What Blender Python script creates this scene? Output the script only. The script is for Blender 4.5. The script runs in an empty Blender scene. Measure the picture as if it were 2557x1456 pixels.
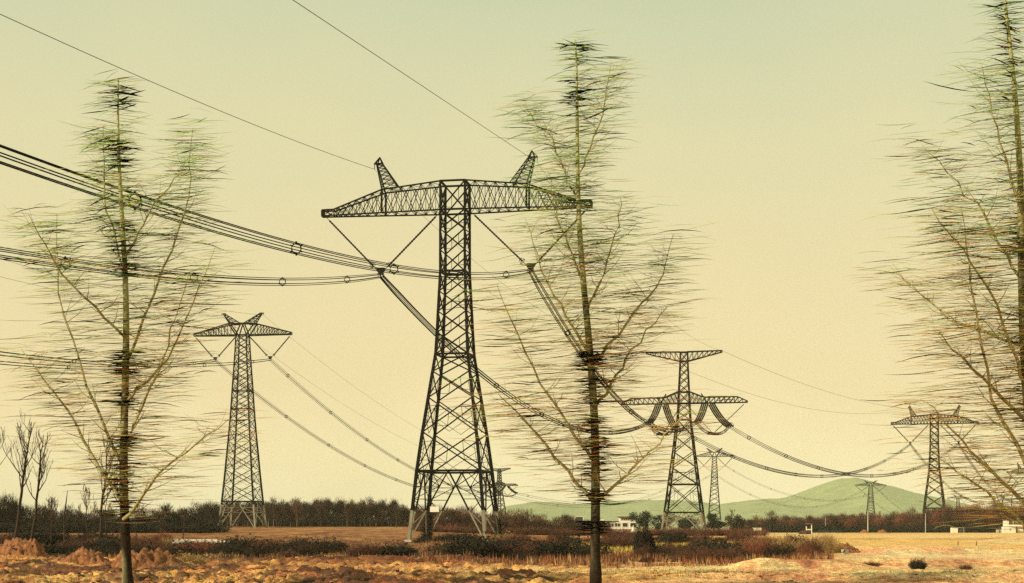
import bpy, math, random
import numpy as np
from mathutils import Vector, Matrix, noise

SC = bpy.context.scene
COL = SC.collection
random.seed(7)
R = math.radians

# ------------------------------------------------------------------ camera, sky, sun, exposure
EYE = 2.6
cam_d = bpy.data.cameras.new('camera')
cam = bpy.data.objects.new('camera', cam_d); COL.objects.link(cam)
cam.location = (0, 0, EYE); cam.rotation_euler = (R(90), 0, 0)
cam_d.sensor_width = 36; cam_d.lens = 52.8; cam_d.shift_y = 0.2292
cam_d.clip_start = 0.5; cam_d.clip_end = 30000
SC.camera = cam
SC.view_settings.view_transform = 'Standard'; SC.view_settings.look = 'None'
SC.view_settings.exposure = 0; SC.view_settings.gamma = 1

SUN_EL, SUN_AZ = 29, 238          # degrees; azimuth clockwise from +Y: sun stands behind the camera, to the left
w = bpy.data.worlds.new('World'); SC.world = w; w.use_nodes = True
nt = w.node_tree; nt.nodes.clear()
N = lambda t: nt.nodes.new(t)
out = N('ShaderNodeOutputWorld'); bg = N('ShaderNodeBackground')
tc = N('ShaderNodeTexCoord'); sep = N('ShaderNodeSeparateXYZ'); nt.links.new(tc.outputs['Generated'], sep.inputs[0])
mr = N('ShaderNodeMapRange'); mr.inputs['From Min'].default_value = 0; mr.inputs['From Max'].default_value = 0.5
nz = N('ShaderNodeTexNoise'); nz.inputs['Scale'].default_value = 3.5; nz.inputs['Detail'].default_value = 3
nt.links.new(tc.outputs['Generated'], nz.inputs['Vector'])
mad = N('ShaderNodeMath'); mad.operation = 'MULTIPLY_ADD'; mad.inputs[1].default_value = 0.17; mad.inputs[2].default_value = -0.085
nt.links.new(nz.outputs['Fac'], mad.inputs[0])
ad = N('ShaderNodeMath'); ad.operation = 'ADD'
nt.links.new(sep.outputs['Z'], ad.inputs[0]); nt.links.new(mad.outputs[0], ad.inputs[1])
nt.links.new(ad.outputs[0], mr.inputs['Value'])
ramp = N('ShaderNodeValToRGB'); cr = ramp.color_ramp
stops = [(0.0, (1.14, 1.02, .64)), (0.08, (1.04, .89, .50)), (0.20, (.95, .785, .42)), (0.33, (.89, .765, .42)), (0.50, (.80, .745, .43)), (0.66, (.66, .69, .435)), (1.0, (.36, .45, .33))]
cr.elements[0].position = 0; cr.elements[0].color = (*stops[0][1], 1)
cr.elements[1].position = 1; cr.elements[1].color = (*stops[-1][1], 1)
for p, c in stops[1:-1]:
    e = cr.elements.new(p); e.color = (*c, 1)
nt.links.new(mr.outputs[0], ramp.inputs[0])
sky = N('ShaderNodeTexSky'); sky.sky_type = 'NISHITA'; sky.sun_disc = False
sky.sun_elevation = R(SUN_EL); sky.sun_rotation = R(SUN_AZ); sky.dust_density = 3
smul = N('ShaderNodeVectorMath'); smul.operation = 'SCALE'; smul.inputs['Scale'].default_value = 0.06
nt.links.new(sky.outputs[0], smul.inputs[0])
mix = N('ShaderNodeMix'); mix.data_type = 'RGBA'; mix.inputs['Factor'].default_value = 0.06
nt.links.new(ramp.outputs[0], mix.inputs['A']); nt.links.new(smul.outputs[0], mix.inputs['B'])
nt.links.new(mix.outputs['Result'], bg.inputs['Color']); bg.inputs['Strength'].default_value = 1.0
nt.links.new(bg.outputs[0], out.inputs['Surface'])

sun_d = bpy.data.lights.new('sun', 'SUN'); sun_d.energy = 5.0; sun_d.angle = R(0.5); sun_d.color = (1, .86, .62)
sun = bpy.data.objects.new('sun', sun_d); COL.objects.link(sun)
sd = Vector((math.sin(R(SUN_AZ)) * math.cos(R(SUN_EL)), math.cos(R(SUN_AZ)) * math.cos(R(SUN_EL)), math.sin(R(SUN_EL))))
sun.rotation_euler = sd.to_track_quat('Z', 'Y').to_euler(); sun.location = (0, 0, 100)

SC.cycles.max_bounces = 6; SC.cycles.diffuse_bounces = 2; SC.cycles.glossy_bounces = 2
SC.cycles.transmission_bounces = 2; SC.cycles.transparent_max_bounces = 8; SC.cycles.volume_bounces = 0
SC.cycles.use_denoising = False

# ------------------------------------------------------------------ helpers
FPX, U0, V0 = 3750.0, 1278.5, 1314.0
def at(u, v, Y): return Vector(((u - U0) / FPX * Y, Y, EYE - (v - V0) / FPX * Y))
def ux(u, Y): return (u - U0) / FPX * Y

def tag(o, label=None, cat=None, group=None, kind=None):
    if label: o['label'] = label
    if cat: o['category'] = cat
    if group: o['group'] = group
    if kind: o['kind'] = kind
    return o
def empty(name, loc, rz=0):
    o = bpy.data.objects.new(name, None); COL.objects.link(o)
    o.location = loc; o.rotation_euler = (0, 0, rz); o.empty_display_size = 0.5
    return o
def copy_tree(o, parent=None):
    c = o.copy(); COL.objects.link(c); c.parent = parent
    for ch in list(o.children): copy_tree(ch, c)
    return c

class MB:
    def __init__(s): s.v = []; s.f = []; s.c = []
    def poly(s, pts, col=None):
        n = len(s.v); s.v += [tuple(p) for p in pts]; s.f.append(tuple(range(n, n + len(pts))))
        if col is not None: s.c += [col] * len(pts)
    def beam(s, p, q, w, w2=None):
        p = Vector(p); q = Vector(q); d = q - p
        if d.length < 1e-6: return
        d.normalize(); up = Vector((0, 0, 1)) if abs(d.z) < .9 else Vector((1, 0, 0))
        a = d.cross(up).normalized(); b = d.cross(a).normalized(); n = len(s.v)
        w2 = w if w2 is None else w2
        for P_, h in ((p, w / 2), (q, w2 / 2)):
            for i, j in ((-1, -1), (1, -1), (1, 1), (-1, 1)): s.v.append(tuple(P_ + a * i * h + b * j * h))
        s.f += [(n, n+1, n+5, n+4), (n+1, n+2, n+6, n+5), (n+2, n+3, n+7, n+6), (n+3, n, n+4, n+7), (n+3, n+2, n+1, n), (n+4, n+5, n+6, n+7)]
    def angle(s, p, q, w, t=None):              # an L-shaped steel angle section
        p = Vector(p); q = Vector(q); d = (q - p); t = t or w * .22
        d.normalize(); up = Vector((0, 0, 1)) if abs(d.z) < .9 else Vector((1, 0, 0))
        a = d.cross(up).normalized(); b = d.cross(a).normalized()
        prof = [(0, 0), (w, 0), (w, t), (t, t), (t, w), (0, w)]; n = len(s.v)
        for P_ in (p, q):
            for i, j in prof: s.v.append(tuple(P_ + a * (i - w * .3) + b * (j - w * .3)))
        for i in range(6): k = (i + 1) % 6; s.f.append((n+i, n+k, n+6+k, n+6+i))
        s.f.append(tuple(range(n+5, n-1, -1))); s.f.append(tuple(range(n+6, n+12)))
    def box(s, c, size, rz=0):
        cx, cy, cz = c; sx, sy, sz = [k / 2 for k in size]; n = len(s.v); co, si = math.cos(rz), math.sin(rz)
        for z in (-sz, sz):
            for x, y in ((-sx, -sy), (sx, -sy), (sx, sy), (-sx, sy)): s.v.append((cx + x*co - y*si, cy + x*si + y*co, cz + z))
        s.f += [(n+3, n+2, n+1, n), (n+4, n+5, n+6, n+7), (n, n+1, n+5, n+4), (n+1, n+2, n+6, n+5), (n+2, n+3, n+7, n+6), (n+3, n, n+4, n+7)]
    def tube(s, pts, rad, k=5, cap=True):
        n0 = len(s.v); m = len(pts); rad = rad if hasattr(rad, '__len__') else [rad] * m
        pts = [Vector(p) for p in pts]
        for i, p in enumerate(pts):
            d = (pts[min(i+1, m-1)] - pts[max(i-1, 0)]).normalized()
            up = Vector((0, 0, 1)) if abs(d.z) < .9 else Vector((1, 0, 0))
            a = d.cross(up).normalized(); b = a.cross(d)
            for j in range(k):
                t = 2 * math.pi * j / k; s.v.append(tuple(p + a * math.cos(t) * rad[i] + b * math.sin(t) * rad[i]))
        for i in range(m - 1):
            for j in range(k):
                q = (j + 1) % k; s.f.append((n0+i*k+j, n0+i*k+q, n0+(i+1)*k+q, n0+(i+1)*k+j))
        if cap: s.f.append(tuple(n0 + j for j in range(k-1, -1, -1))); s.f.append(tuple(n0 + (m-1)*k + j for j in range(k)))
    def ring(s, c, axis, r, t, k=14):
        axis = Vector(axis).normalized(); up = Vector((0, 0, 1)) if abs(axis.z) < .9 else Vector((1, 0, 0))
        a = axis.cross(up).normalized(); b = a.cross(axis); c = Vector(c)
        s.tube([c + (a * math.cos(2*math.pi*i/k) + b * math.sin(2*math.pi*i/k)) * r for i in range(k + 1)], t, 4, False)
    def build(s, name, mat, parent=None, smooth=False):
        me = bpy.data.meshes.new(name); me.from_pydata(s.v, [], s.f)
        if s.c:
            at_ = me.color_attributes.new('tint', 'FLOAT_COLOR', 'POINT')
            at_.data.foreach_set('color', np.array([(*c[:3], 1) for c in s.c], dtype=np.float32).ravel())
        me.materials.append(mat)
        if smooth: me.polygons.foreach_set('use_smooth', [True] * len(me.polygons))
        me.update()
        o = bpy.data.objects.new(name, me); COL.objects.link(o)
        if parent: o.parent = parent
        return o

def mat(name, col, rough=.8, var=.25, scale=2.0, metal=0, col2=None, bump=0, attr=None, coord='Object', spec=.3, trans=0):
    m = bpy.data.materials.new(name); m.use_nodes = True; t = m.node_tree; b = t.nodes['Principled BSDF']
    b.inputs['Roughness'].default_value = rough; b.inputs['Metallic'].default_value = metal
    b.inputs['Specular IOR Level'].default_value = spec
    co = t.nodes.new('ShaderNodeTexCoord'); nz = t.nodes.new('ShaderNodeTexNoise')
    nz.inputs['Scale'].default_value = scale; nz.inputs['Detail'].default_value = 6; nz.inputs['Roughness'].default_value = .65
    t.links.new(co.outputs[coord], nz.inputs['Vector'])
    rp = t.nodes.new('ShaderNodeMapRange'); rp.inputs['From Min'].default_value = .3; rp.inputs['From Max'].default_value = .7
    t.links.new(nz.outputs['Fac'], rp.inputs['Value'])
    mx = t.nodes.new('ShaderNodeMix'); mx.data_type = 'RGBA'
    t.links.new(rp.outputs[0], mx.inputs['Factor'])
    c2 = col2 or tuple(c * (1 - var) for c in col)
    if attr:
        an = t.nodes.new('ShaderNodeAttribute'); an.attribute_name = attr
        mu = t.nodes.new('ShaderNodeMix'); mu.data_type = 'RGBA'; mu.blend_type = 'MULTIPLY'; mu.inputs['Factor'].default_value = 1
        mx.inputs['A'].default_value = (1 - var, 1 - var, 1 - var, 1); mx.inputs['B'].default_value = (1 + var, 1 + var, 1 + var, 1)
        t.links.new(an.outputs['Color'], mu.inputs['A']); t.links.new(mx.outputs['Result'], mu.inputs['B'])
        t.links.new(mu.outputs['Result'], b.inputs['Base Color'])
    else:
        mx.inputs['A'].default_value = (*c2, 1); mx.inputs['B'].default_value = (*col, 1)
        t.links.new(mx.outputs['Result'], b.inputs['Base Color'])
    if bump:
        bp = t.nodes.new('ShaderNodeBump'); bp.inputs['Strength'].default_value = bump; bp.inputs['Distance'].default_value = .1
        t.links.new(nz.outputs['Fac'], bp.inputs['Height']); t.links.new(bp.outputs[0], b.inputs['Normal'])
    return m

M = {
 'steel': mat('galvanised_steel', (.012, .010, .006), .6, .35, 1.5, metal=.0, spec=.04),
 'steel_sunlit': mat('sunlit_tone_steel', (.26, .23, .15), .55, .35, 1.2, spec=.3),  # same steel, lightened: sunlit look against dark trees is put into the colour
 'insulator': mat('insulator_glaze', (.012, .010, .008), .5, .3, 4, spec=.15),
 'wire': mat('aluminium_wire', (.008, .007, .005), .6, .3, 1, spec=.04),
 'concrete': mat('weathered_concrete', (.50, .46, .36), .9, .3, 1.2, bump=.3),
 'white': mat('white_render', (.80, .76, .62), .85, .15, .8),
 'pane': mat('dark_glass', (.03, .035, .035), .15, .3, 1, spec=.6),
 'brick': mat('red_brick', (.30, .12, .07), .9, .3, 3),
 'roof': mat('dark_roof', (.05, .045, .04), .8, .3, 2),
 'bark_dark': mat('dark_bark', (.055, .034, .020), .9, .4, 3),
 'bark_pale': mat('pale_bark', (.20, .155, .085), .9, .35, 3),
 'bark_road': mat('grey_olive_bark', (.17, .13, .065), .9, .45, 1.6, col2=(.03, .02, .012)),
 'bark_limb': mat('pale_limb_bark', (.46, .42, .20), .9, .5, 1.2),
 'twig': mat('bare_twigs', (.075, .042, .022), .9, .4, .6),
 'twig_dark': mat('dark_twigs', (.040, .027, .015), .9, .4, .6),
 'twig_red': mat('russet_twigs', (.24, .085, .045), .9, .35, .35),
 'twig_mid': mat('brown_twigs', (.125, .056, .031), .9, .35, .5),
 'evergreen': mat('evergreen_leaf', (.022, .030, .014), .8, .5, .5),
 'shrub_dark': mat('dark_shrub', (.035, .028, .014), .9, .45, 1.2),
 'shrub_rust': mat('rusty_shrub', (.21, .085, .036), .9, .4, 1.0),
 'straw': mat('dry_straw', (.42, .27, .10), .9, .4, 1.0),
 'soil_red': mat('red_soil', (.42, .18, .07), .95, .35, 4.5, col2=(.13, .05, .025), bump=.9),
 'soil_dark': mat('dark_clod', (.13, .055, .025), .95, .4, 2.5, bump=.6),
 'tint': mat('tinted_vegetation', (1, 1, 1), .9, .15, 2, attr='tint'),
}

def leafy():
    m = mat('thin_leaf_sprays', (1, 1, 1), .9, .2, 2, attr='tint'); t = m.node_tree; b = t.nodes['Principled BSDF']; o = [n for n in t.nodes if n.type == 'OUTPUT_MATERIAL'][0]
    tr = t.nodes.new('ShaderNodeBsdfTranslucent'); mx = t.nodes.new('ShaderNodeMixShader'); mx.inputs[0].default_value = .8
    t.links.new(b.inputs['Base Color'].links[0].from_socket, tr.inputs['Color']); t.links.new(b.outputs[0], mx.inputs[1]); t.links.new(tr.outputs[0], mx.inputs[2]); t.links.new(mx.outputs[0], o.inputs['Surface']); return m
M['leafy'] = leafy()
M['bark_trunk'] = mat('mottled_trunk_bark', (1, 1, 1), .9, .35, 5, attr='tint', bump=.6, spec=.08)
# ------------------------------------------------------------------ terrain
def sm(x, a, b):
    t = np.clip((x - a) / (b - a), 0, 1); return t * t * (3 - 2 * t)
_rs = np.random.RandomState(3); _perm = _rs.rand(256, 256)
def vn(x, y):
    xi = np.floor(x).astype(int); yi = np.floor(y).astype(int); fx = x - xi; fy = y - yi
    fx = fx*fx*(3-2*fx); fy = fy*fy*(3-2*fy)
    g = lambda i, j: _perm[i % 256, j % 256]
    return (g(xi, yi)*(1-fx) + g(xi+1, yi)*fx)*(1-fy) + (g(xi, yi+1)*(1-fx) + g(xi+1, yi+1)*fx)*fy - .5
def fbm(x, y, o=4, l=2.1, g=.5):
    s = 0; a = 1
    for i in range(o): s = s + a * vn(x + 17.3*i, y + 9.1*i); x = x * l; y = y * l; a *= g
    return s
def height(x, y):
    x = np.asarray(x, float); y = np.asarray(y, float)
    xr = x / np.maximum(y, 20)                       # bearing from the track, used only to lay the plots out
    left = 1 - sm(x, -4, 6)
    near = 1 - sm(y, 95, 150)
    z = 1.7 * sm(y, 230, 480) * (1 - sm(x, -40, 20))
    z = z + .9 * sm(y, 500, 640) * (1 - sm(x, -40, 40))
    # churned earth on the left of the foreground
    rough = near * (1 - sm(x, -2, 9)) 
    z = z + rough * (.70 * fbm(x / 5, y / 5.5, 3) - .95 * np.abs(fbm(x / 2.4, y / 2.6, 4)) - .55 * np.abs(fbm(x / .8 + 31, y / .9, 3)) + .16 * fbm(x / .3, y / .35, 2) + .28)
    # smoother ploughed strips on the right
    z = z + (1 - rough) * near * (.20 * fbm(x / 2.5, y / 3.5, 4) + .10 * np.abs(fbm(x / .7, y / .8, 3)))
    z = z + sm(y, 95, 150) * (1 - sm(y, 300, 420)) * .25 * fbm(x / 7, y / 9, 4)
    # low field banks running across on the right
    def bank(yc, hgt, wd, x0, x1):
        c = yc + 1.6 * fbm(x / 14, x * 0 + yc, 2)
        return hgt * np.exp(-((y - c) / wd) ** 2) * sm(x, x0, x0 + 3) * (1 - sm(x, x1 - 4, x1))
    z = z + bank(73.5, .30, 1.1, -8, 60) + bank(80, .26, .9, 8, 60) + bank(90, .65, 2.2, 12, 23) + bank(104, .34, 1.4, 20, 70) + bank(140, .75, 3.5, 18, 60) + bank(150, .4, 4, 36, 90)
    z = z - .35 * np.exp(-((y - 98) / 2.2) ** 2) * sm(x, -3, 4)
    return z
def hz(x, y): return float(height(x, y))

def soil_colour(x, y):
    sand = np.array((.66, .40, .135)); pale = np.array((.78, .58, .27)); gold = np.array((.68, .40, .10)); rust = np.array((.36, .15, .060))
    red = np.array((.30, .095, .040)); dark = np.array((.055, .034, .018)); brown = np.array((.17, .075, .033)); crop = np.array((.52, .40, .04)); far = np.array((.20, .17, .07))
    def mx(a, b, t): return a + (b - a) * t[..., None]
    n1 = fbm(x / 9, y / 12, 4); n2 = fbm(x / 2.5, y / 3.5, 4); n3 = fbm(x / 30, y / 40, 3)
    c = mx(sand + 0 * x[..., None], rust, sm(n1 + .4 * n2, -.05, .35))
    c = mx(c, pale, sm(n2 - .5 * n1, .12, .45) * (.3 + .4 * sm(x, 0, 8)))
    right = sm(x / np.maximum(y, 1), .115, .155)             # the smooth ploughed plots
    left = 1 - sm(x, -3, 6)
    # mid ground: rusty weeds, thin on the plateau to the left
    mid = sm(y, 92, 100) * (1 - sm(y, 260, 330)) * (1 - right)
    c = mx(c, mx(brown + 0 * x[..., None], red, sm(n1, -.3, .3)), mid * sm(n1 + .6 * n2, -.55, .15) * .85)
    plateau = sm(y, 190, 230) * (1 - sm(x, -35, 5)) * (1 - sm(y, 420, 520))
    c = mx(c, mx(sand * .85 + 0 * x[..., None], rust, sm(n2 + n1, -.1, .35)), plateau * .65)
    c = mx(c, dark, sm(y, 105, 118) * (1 - sm(y, 165, 180)) * (1 - sm(x, 6, 16)) * sm(n1 + .5 * n2, -.6, -.1) * .93)
    c = mx(c, crop, sm(y, 150, 160) * (1 - sm(y, 205, 230)) * sm(x, 2, 8) * (1 - sm(x / y, .13, .16)) * sm(n1 + n3, -.3, .05))
    # right plots
    g = mx(gold + 0 * x[..., None], pale, sm(n3 + .3 * n1, -.1, .4) * .6)
    g = mx(g, rust, sm(fbm(x / 25, y / 3, 4), .25, .5) * .45)
    c = mx(c, g, right * sm(y, 108, 130))
    c = mx(c, red, right * np.exp(-((y - 137) / 2.2) ** 2) * .6 * sm(n2, -.3, .2))
    c = mx(c, rust * .8, sm(x, 12, 14) * (1 - sm(x, 19, 23)) * np.exp(-((y - 88.5) / 2.2) ** 2) * .8)
    c = mx(c, dark * 2, np.exp(-((y - 79) / .45) ** 2) * sm(x, 9, 12) * sm(n2, -.3, .1) * .8)
    c = mx(c, dark * 2, np.exp(-((y - 102.2) / .5) ** 2) * sm(x, 18, 20) * sm(n2, -.4, 0) * .8)
    # churned foreground: reddish patches and random dark blotches
    fg = (1 - sm(y, 88, 100)) * left
    c = mx(c, red * .8, fg * sm(n1 + .5 * n2, -.15, .2) * .8)
    c = mx(c, dark * 1.6, fg * sm(-np.abs(fbm(x / 2.4, y / 2.6, 4)) + .5 * fbm(x / .9, y / 1.6, 4), -.16, -.34) * 0 + fg * sm(fbm(x / .9, y / 2.0, 4), -.02, .18) * .85)
    c = mx(c, brown, (1 - sm(y, 100, 130)) * sm(y, 60, 70) * sm(fbm(x / .6 + 40, y / 1.1, 4), .08, .3) * .6)
    c = mx(c, brown, sm(y, 92, 100) * (1 - sm(y, 300, 420)) * (1 - right) * sm(fbm(x / 1.3 + 9, y / 4, 4), -.05, .25) * .7)
    c = mx(c, far, sm(y, 640, 1000))
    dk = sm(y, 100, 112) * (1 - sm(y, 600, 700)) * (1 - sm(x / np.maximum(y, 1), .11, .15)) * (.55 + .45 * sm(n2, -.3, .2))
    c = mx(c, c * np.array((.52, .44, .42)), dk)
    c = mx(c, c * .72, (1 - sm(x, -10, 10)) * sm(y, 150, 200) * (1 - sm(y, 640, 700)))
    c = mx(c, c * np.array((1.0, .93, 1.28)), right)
    c = mx(c, dark * 1.3, (1 - sm(y, 92, 104)) * sm(fbm(x / 4.5 + 3, y / 1.3, 4) - .25 * sm(x, 0, 12), .08, .22) * .9)
    c = mx(c, pale * .95, sm(y, 74, 78) * (1 - sm(y, 86, 100)) * sm(x, -14, 0) * sm(n2, -.35, .1) * .55)
    c = mx(c, pale * np.array((.98, .95, .95)), sm(x / np.maximum(y, 1), .03, .12) * (1 - sm(y, 106, 118)) * sm(n2 + .4 * n1, -.35, .05) * .6)
    c = c * (1.50 + .22 * right * sm(y, 100, 120))[..., None] * np.array((1.10, .88, .80))
    return np.clip(c, .01, .95)

def soil_material():
    m = mat('bare_soil', (1, 1, 1), .95, .30, 1.3, attr='tint', bump=0); t = m.node_tree; b = t.nodes['Principled BSDF']
    src = b.inputs['Base Color'].links[0].from_socket; co = [n for n in t.nodes if n.type == 'TEX_COORD'][0]; h = None
    for sc_, lo, hi, st in ((.35, .72, 1.18, 1.0), (4.5, .55, 1.22, 1.0), (14, .68, 1.18, 1.0)):
        mp = t.nodes.new('ShaderNodeMapping'); mp.inputs['Scale'].default_value = (1, .75, 1.4); t.links.new(co.outputs['Object'], mp.inputs[0])
        z = t.nodes.new('ShaderNodeTexNoise'); z.inputs['Scale'].default_value = sc_; z.inputs['Detail'].default_value = 5; z.inputs['Roughness'].default_value = .7; t.links.new(mp.outputs[0], z.inputs['Vector'])
        g = t.nodes.new('ShaderNodeMapRange'); g.inputs['From Min'].default_value = .36; g.inputs['From Max'].default_value = .60; g.inputs['To Min'].default_value = lo; g.inputs['To Max'].default_value = hi; t.links.new(z.outputs['Fac'], g.inputs['Value'])
        v = t.nodes.new('ShaderNodeVectorMath'); v.operation = 'SCALE'; t.links.new(src, v.inputs[0]); t.links.new(g.outputs[0], v.inputs['Scale']); src = v.outputs[0]
        if sc_ == 4.5: h = z
    t.links.new(src, b.inputs['Base Color'])
    bp = t.nodes.new('ShaderNodeBump'); bp.inputs['Strength'].default_value = .9; bp.inputs['Distance'].default_value = .25; t.links.new(h.outputs['Fac'], bp.inputs['Height']); t.links.new(bp.outputs[0], b.inputs['Normal'])
    return m
def grid_ground():
    ys = [44 + i * .35 for i in range(0, 200)]
    while ys[-1] < 9000: ys.append(ys[-1] * 1.014 + .05)
    ys = [-400, -100, 0, 20, 35] + ys
    ys = np.array(ys); ss = np.concatenate([[-6, -3, -1.5, -.9, -.65], np.linspace(-.5, .5, 640), [.65, .9, 1.5, 3, 6]])
    Y, S = np.meshgrid(ys, ss, indexing='ij'); X = S * (np.maximum(Y, 0) * 1.0 + 4 + 400 * (Y < 10) )
    Z = height(X, Y)
    v = np.stack([X, Y, Z], -1).reshape(-1, 3); a, b = Y.shape
    idx = np.arange(a * b).reshape(a, b)
    f = np.stack([idx[:-1, :-1], idx[:-1, 1:], idx[1:, 1:], idx[1:, :-1]], -1).reshape(-1, 4)
    me = bpy.data.meshes.new('ground'); me.vertices.add(len(v)); me.vertices.foreach_set('co', v.ravel())
    me.loops.add(f.size); me.loops.foreach_set('vertex_index', f.ravel()); me.polygons.add(len(f))
    me.polygons.foreach_set('loop_start', np.arange(len(f)) * 4)
    ca = me.color_attributes.new('tint', 'FLOAT_COLOR', 'POINT')
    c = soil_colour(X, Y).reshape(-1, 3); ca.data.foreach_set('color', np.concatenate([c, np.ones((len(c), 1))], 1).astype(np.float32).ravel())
    me.update(calc_edges=True); me.validate()
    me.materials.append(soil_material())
    o = bpy.data.objects.new('ground', me); COL.objects.link(o); o['kind'] = 'structure'
grid_ground()

def hills():
    xs = np.linspace(-1500, 3000, 420); ys = np.linspace(3900, 6600, 60)
    X, Y = np.meshgrid(xs, ys)
    def ridge(pts, yc, wy):
        u = np.array([p[0] for p in pts], float); v = np.array([p[1] for p in pts], float)
        hx = (u - U0) / FPX * yc; hh = EYE - (v - V0) / FPX * yc; h = np.interp(X[0], hx, hh, left=0, right=0)
        k = np.exp(-np.linspace(-2, 2, 9) ** 2); h = np.convolve(h, k / k.sum(), 'same'); return h[None, :] * np.exp(-np.abs((Y - yc) / wy) ** 2)
    Z = np.maximum(ridge([(1650, 1300), (1720, 1272), (1800, 1257), (1880, 1247), (1941, 1244), (1978, 1236), (2016, 1221), (2056, 1206), (2090, 1193), (2124, 1190), (2160, 1203), (2217, 1215), (2267, 1228), (2342, 1246), (2417, 1270), (2480, 1286), (2600, 1300), (2700, 1314)], 5000, 650),
        ridge([(1180, 1314), (1260, 1262), (1330, 1251), (1450, 1256), (1584, 1246), (1690, 1244), (1760, 1250), (1850, 1275), (1950, 1300), (2000, 1314)], 5600, 500))
    Z = Z * (1 + .05 * fbm(X / 260, Y / 260, 4)) + 7 * fbm(X / 120, Y / 120, 4) * (Z > 12) - 4
    v = np.stack([X, Y, Z], -1).reshape(-1, 3); a, b = X.shape; idx = np.arange(a * b).reshape(a, b)
    f = np.stack([idx[:-1, :-1], idx[:-1, 1:], idx[1:, 1:], idx[1:, :-1]], -1).reshape(-1, 4)
    me = bpy.data.meshes.new('hills'); me.from_pydata(v.tolist(), [], f.tolist()); me.materials.append(mat('wooded_hill', (.31, .37, .165), .95, .35, .02, bump=.0))  # pale green base colour carries part of the distance haze
    me.polygons.foreach_set('use_smooth', [True] * len(me.polygons))
    o = bpy.data.objects.new('hills', me); COL.objects.link(o); o['kind'] = 'structure'
hills()

def haze():
    m = bpy.data.materials.new('haze'); m.use_nodes = True; t = m.node_tree; t.nodes.clear()
    o = t.nodes.new('ShaderNodeOutputMaterial'); p = t.nodes.new('ShaderNodeVolumePrincipled')
    p.inputs['Color'].default_value = (1, .98, .70, 1); p.inputs['Density'].default_value = 0.00007; p.inputs['Anisotropy'].default_value = -0.3
    t.links.new(p.outputs[0], o.inputs['Volume'])
    b = MB(); b.box((0, 4400, 92), (60000, 9900, 200)); h = b.build('haze', m); h['kind'] = 'stuff'; tag(h, 'thin yellow green haze lying over the plain and the far hill', 'haze')
haze()

# ------------------------------------------------------------------ lattice pylons
CN = ((-1, -1), (1, -1), (1, 1), (-1, 1)); FC = ((0, 1), (1, 2), (2, 3), (3, 0))
def cor(z, h): return [Vector((a * h, b * h, z)) for a, b in CN]
def lerp(a, b, t): return a + (b - a) * t

def body(root, levels, top, wl, wb, belts=(), nseg_foot=True, foot_z=None):
    """levels: (z, half width) from the ground up; the first panel is the open leg section"""
    steel, pale = M['steel'], M['steel_sunlit']
    br = MB(); bfs = [MB() for _ in range(4)]
    for k in range(4):
        lg = MB(); lf = MB()
        for i in range(len(levels) - 1):
            p = cor(*levels[i])[k]; q = cor(*levels[i+1])[k]; w_ = wl * (1 - .45 * i / len(levels))
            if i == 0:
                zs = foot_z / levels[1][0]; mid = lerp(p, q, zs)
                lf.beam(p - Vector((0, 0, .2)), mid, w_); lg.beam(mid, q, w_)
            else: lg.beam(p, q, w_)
        l = lg.build('leg', steel, root); f = lf.build('leg_foot', pale, l); f['label'] = 'lower end of the leg, coloured pale as if sunlit'
        ft = MB(); p = cor(*levels[0])[k]; ft.box((p.x, p.y, -.15), (1.2, 1.2, 1.0)); ft.build('footing', M['concrete'], root)
    # leg section: inverted V on each face
    A, B = cor(*levels[0]), cor(*levels[1])
    for a, b in FC:
        br.beam(B[a], B[b], wb * 1.7); mid = lerp(B[a], B[b], .5)
        for s, e in ((a, b), (b, a)):
            foot = A[s]; up = B[s]
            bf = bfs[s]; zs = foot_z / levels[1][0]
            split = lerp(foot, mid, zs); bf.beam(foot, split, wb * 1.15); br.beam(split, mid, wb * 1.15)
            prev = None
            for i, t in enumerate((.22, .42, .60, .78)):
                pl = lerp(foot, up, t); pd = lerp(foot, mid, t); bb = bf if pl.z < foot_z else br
                if i >= 2: bb.beam(pl, pd, wb * .6)
                if prev: bb.beam(prev[0], pd, wb * .55) if i % 2 else bb.beam(prev[1], pl, wb * .55)
                prev = (pl, pd)
            br.beam(B[s], prev[1], wb * .7); br.beam(prev[0], lerp(B[s], mid, .45), wb * .5)
            br.beam(lerp(B[s], mid, .45), prev[1], wb * .5)
    # inner cross of the girdle
    br.beam(lerp(B[0], B[1], .5), lerp(B[1], B[2], .5), wb * .7); br.beam(lerp(B[2], B[3], .5), lerp(B[3], B[0], .5), wb * .7)
    br.beam(lerp(B[0], B[1], .5), lerp(B[3], B[0], .5), wb * .7); br.beam(lerp(B[2], B[3], .5), lerp(B[1], B[2], .5), wb * .7)
    for i in range(1, len(levels) - 1):
        A, B = cor(*levels[i]), cor(*levels[i+1]); hgt = levels[i+1][0] - levels[i][0]; big = levels[i][1] > wl * 7.5
        for a, b in FC:
            br.angle(A[a], B[b], wb); br.angle(A[b], B[a], wb)
            if i + 1 in belts: br.beam(B[a], B[b], wb * 1.5)
            t = levels[i][1] / (levels[i][1] + levels[i+1][1]); C_ = lerp(A[a], B[b], t)
            if big or hgt > 3:
                for s in (a, b):
                    m1 = lerp(A[s], C_, .5); m2 = lerp(B[s], C_, .5)
                    br.beam(m1, m2, wb * .38); br.beam(m1, lerp(A[s], B[s], .27), wb * .38)
                    if big: br.beam(m2, lerp(A[s], B[s], .73), wb * .38); br.beam(m2, lerp(A[s], B[s], .5), wb * .38); br.beam(m1, lerp(A[s], B[s], .5), wb * .38)
                    br.beam(m1, lerp(A[a], A[b], .5), wb * .35) if big else None
    o = br.build('lattice_bracing', steel, root); [b_.build('foot_bracing', pale, o) for b_ in bfs]

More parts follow.
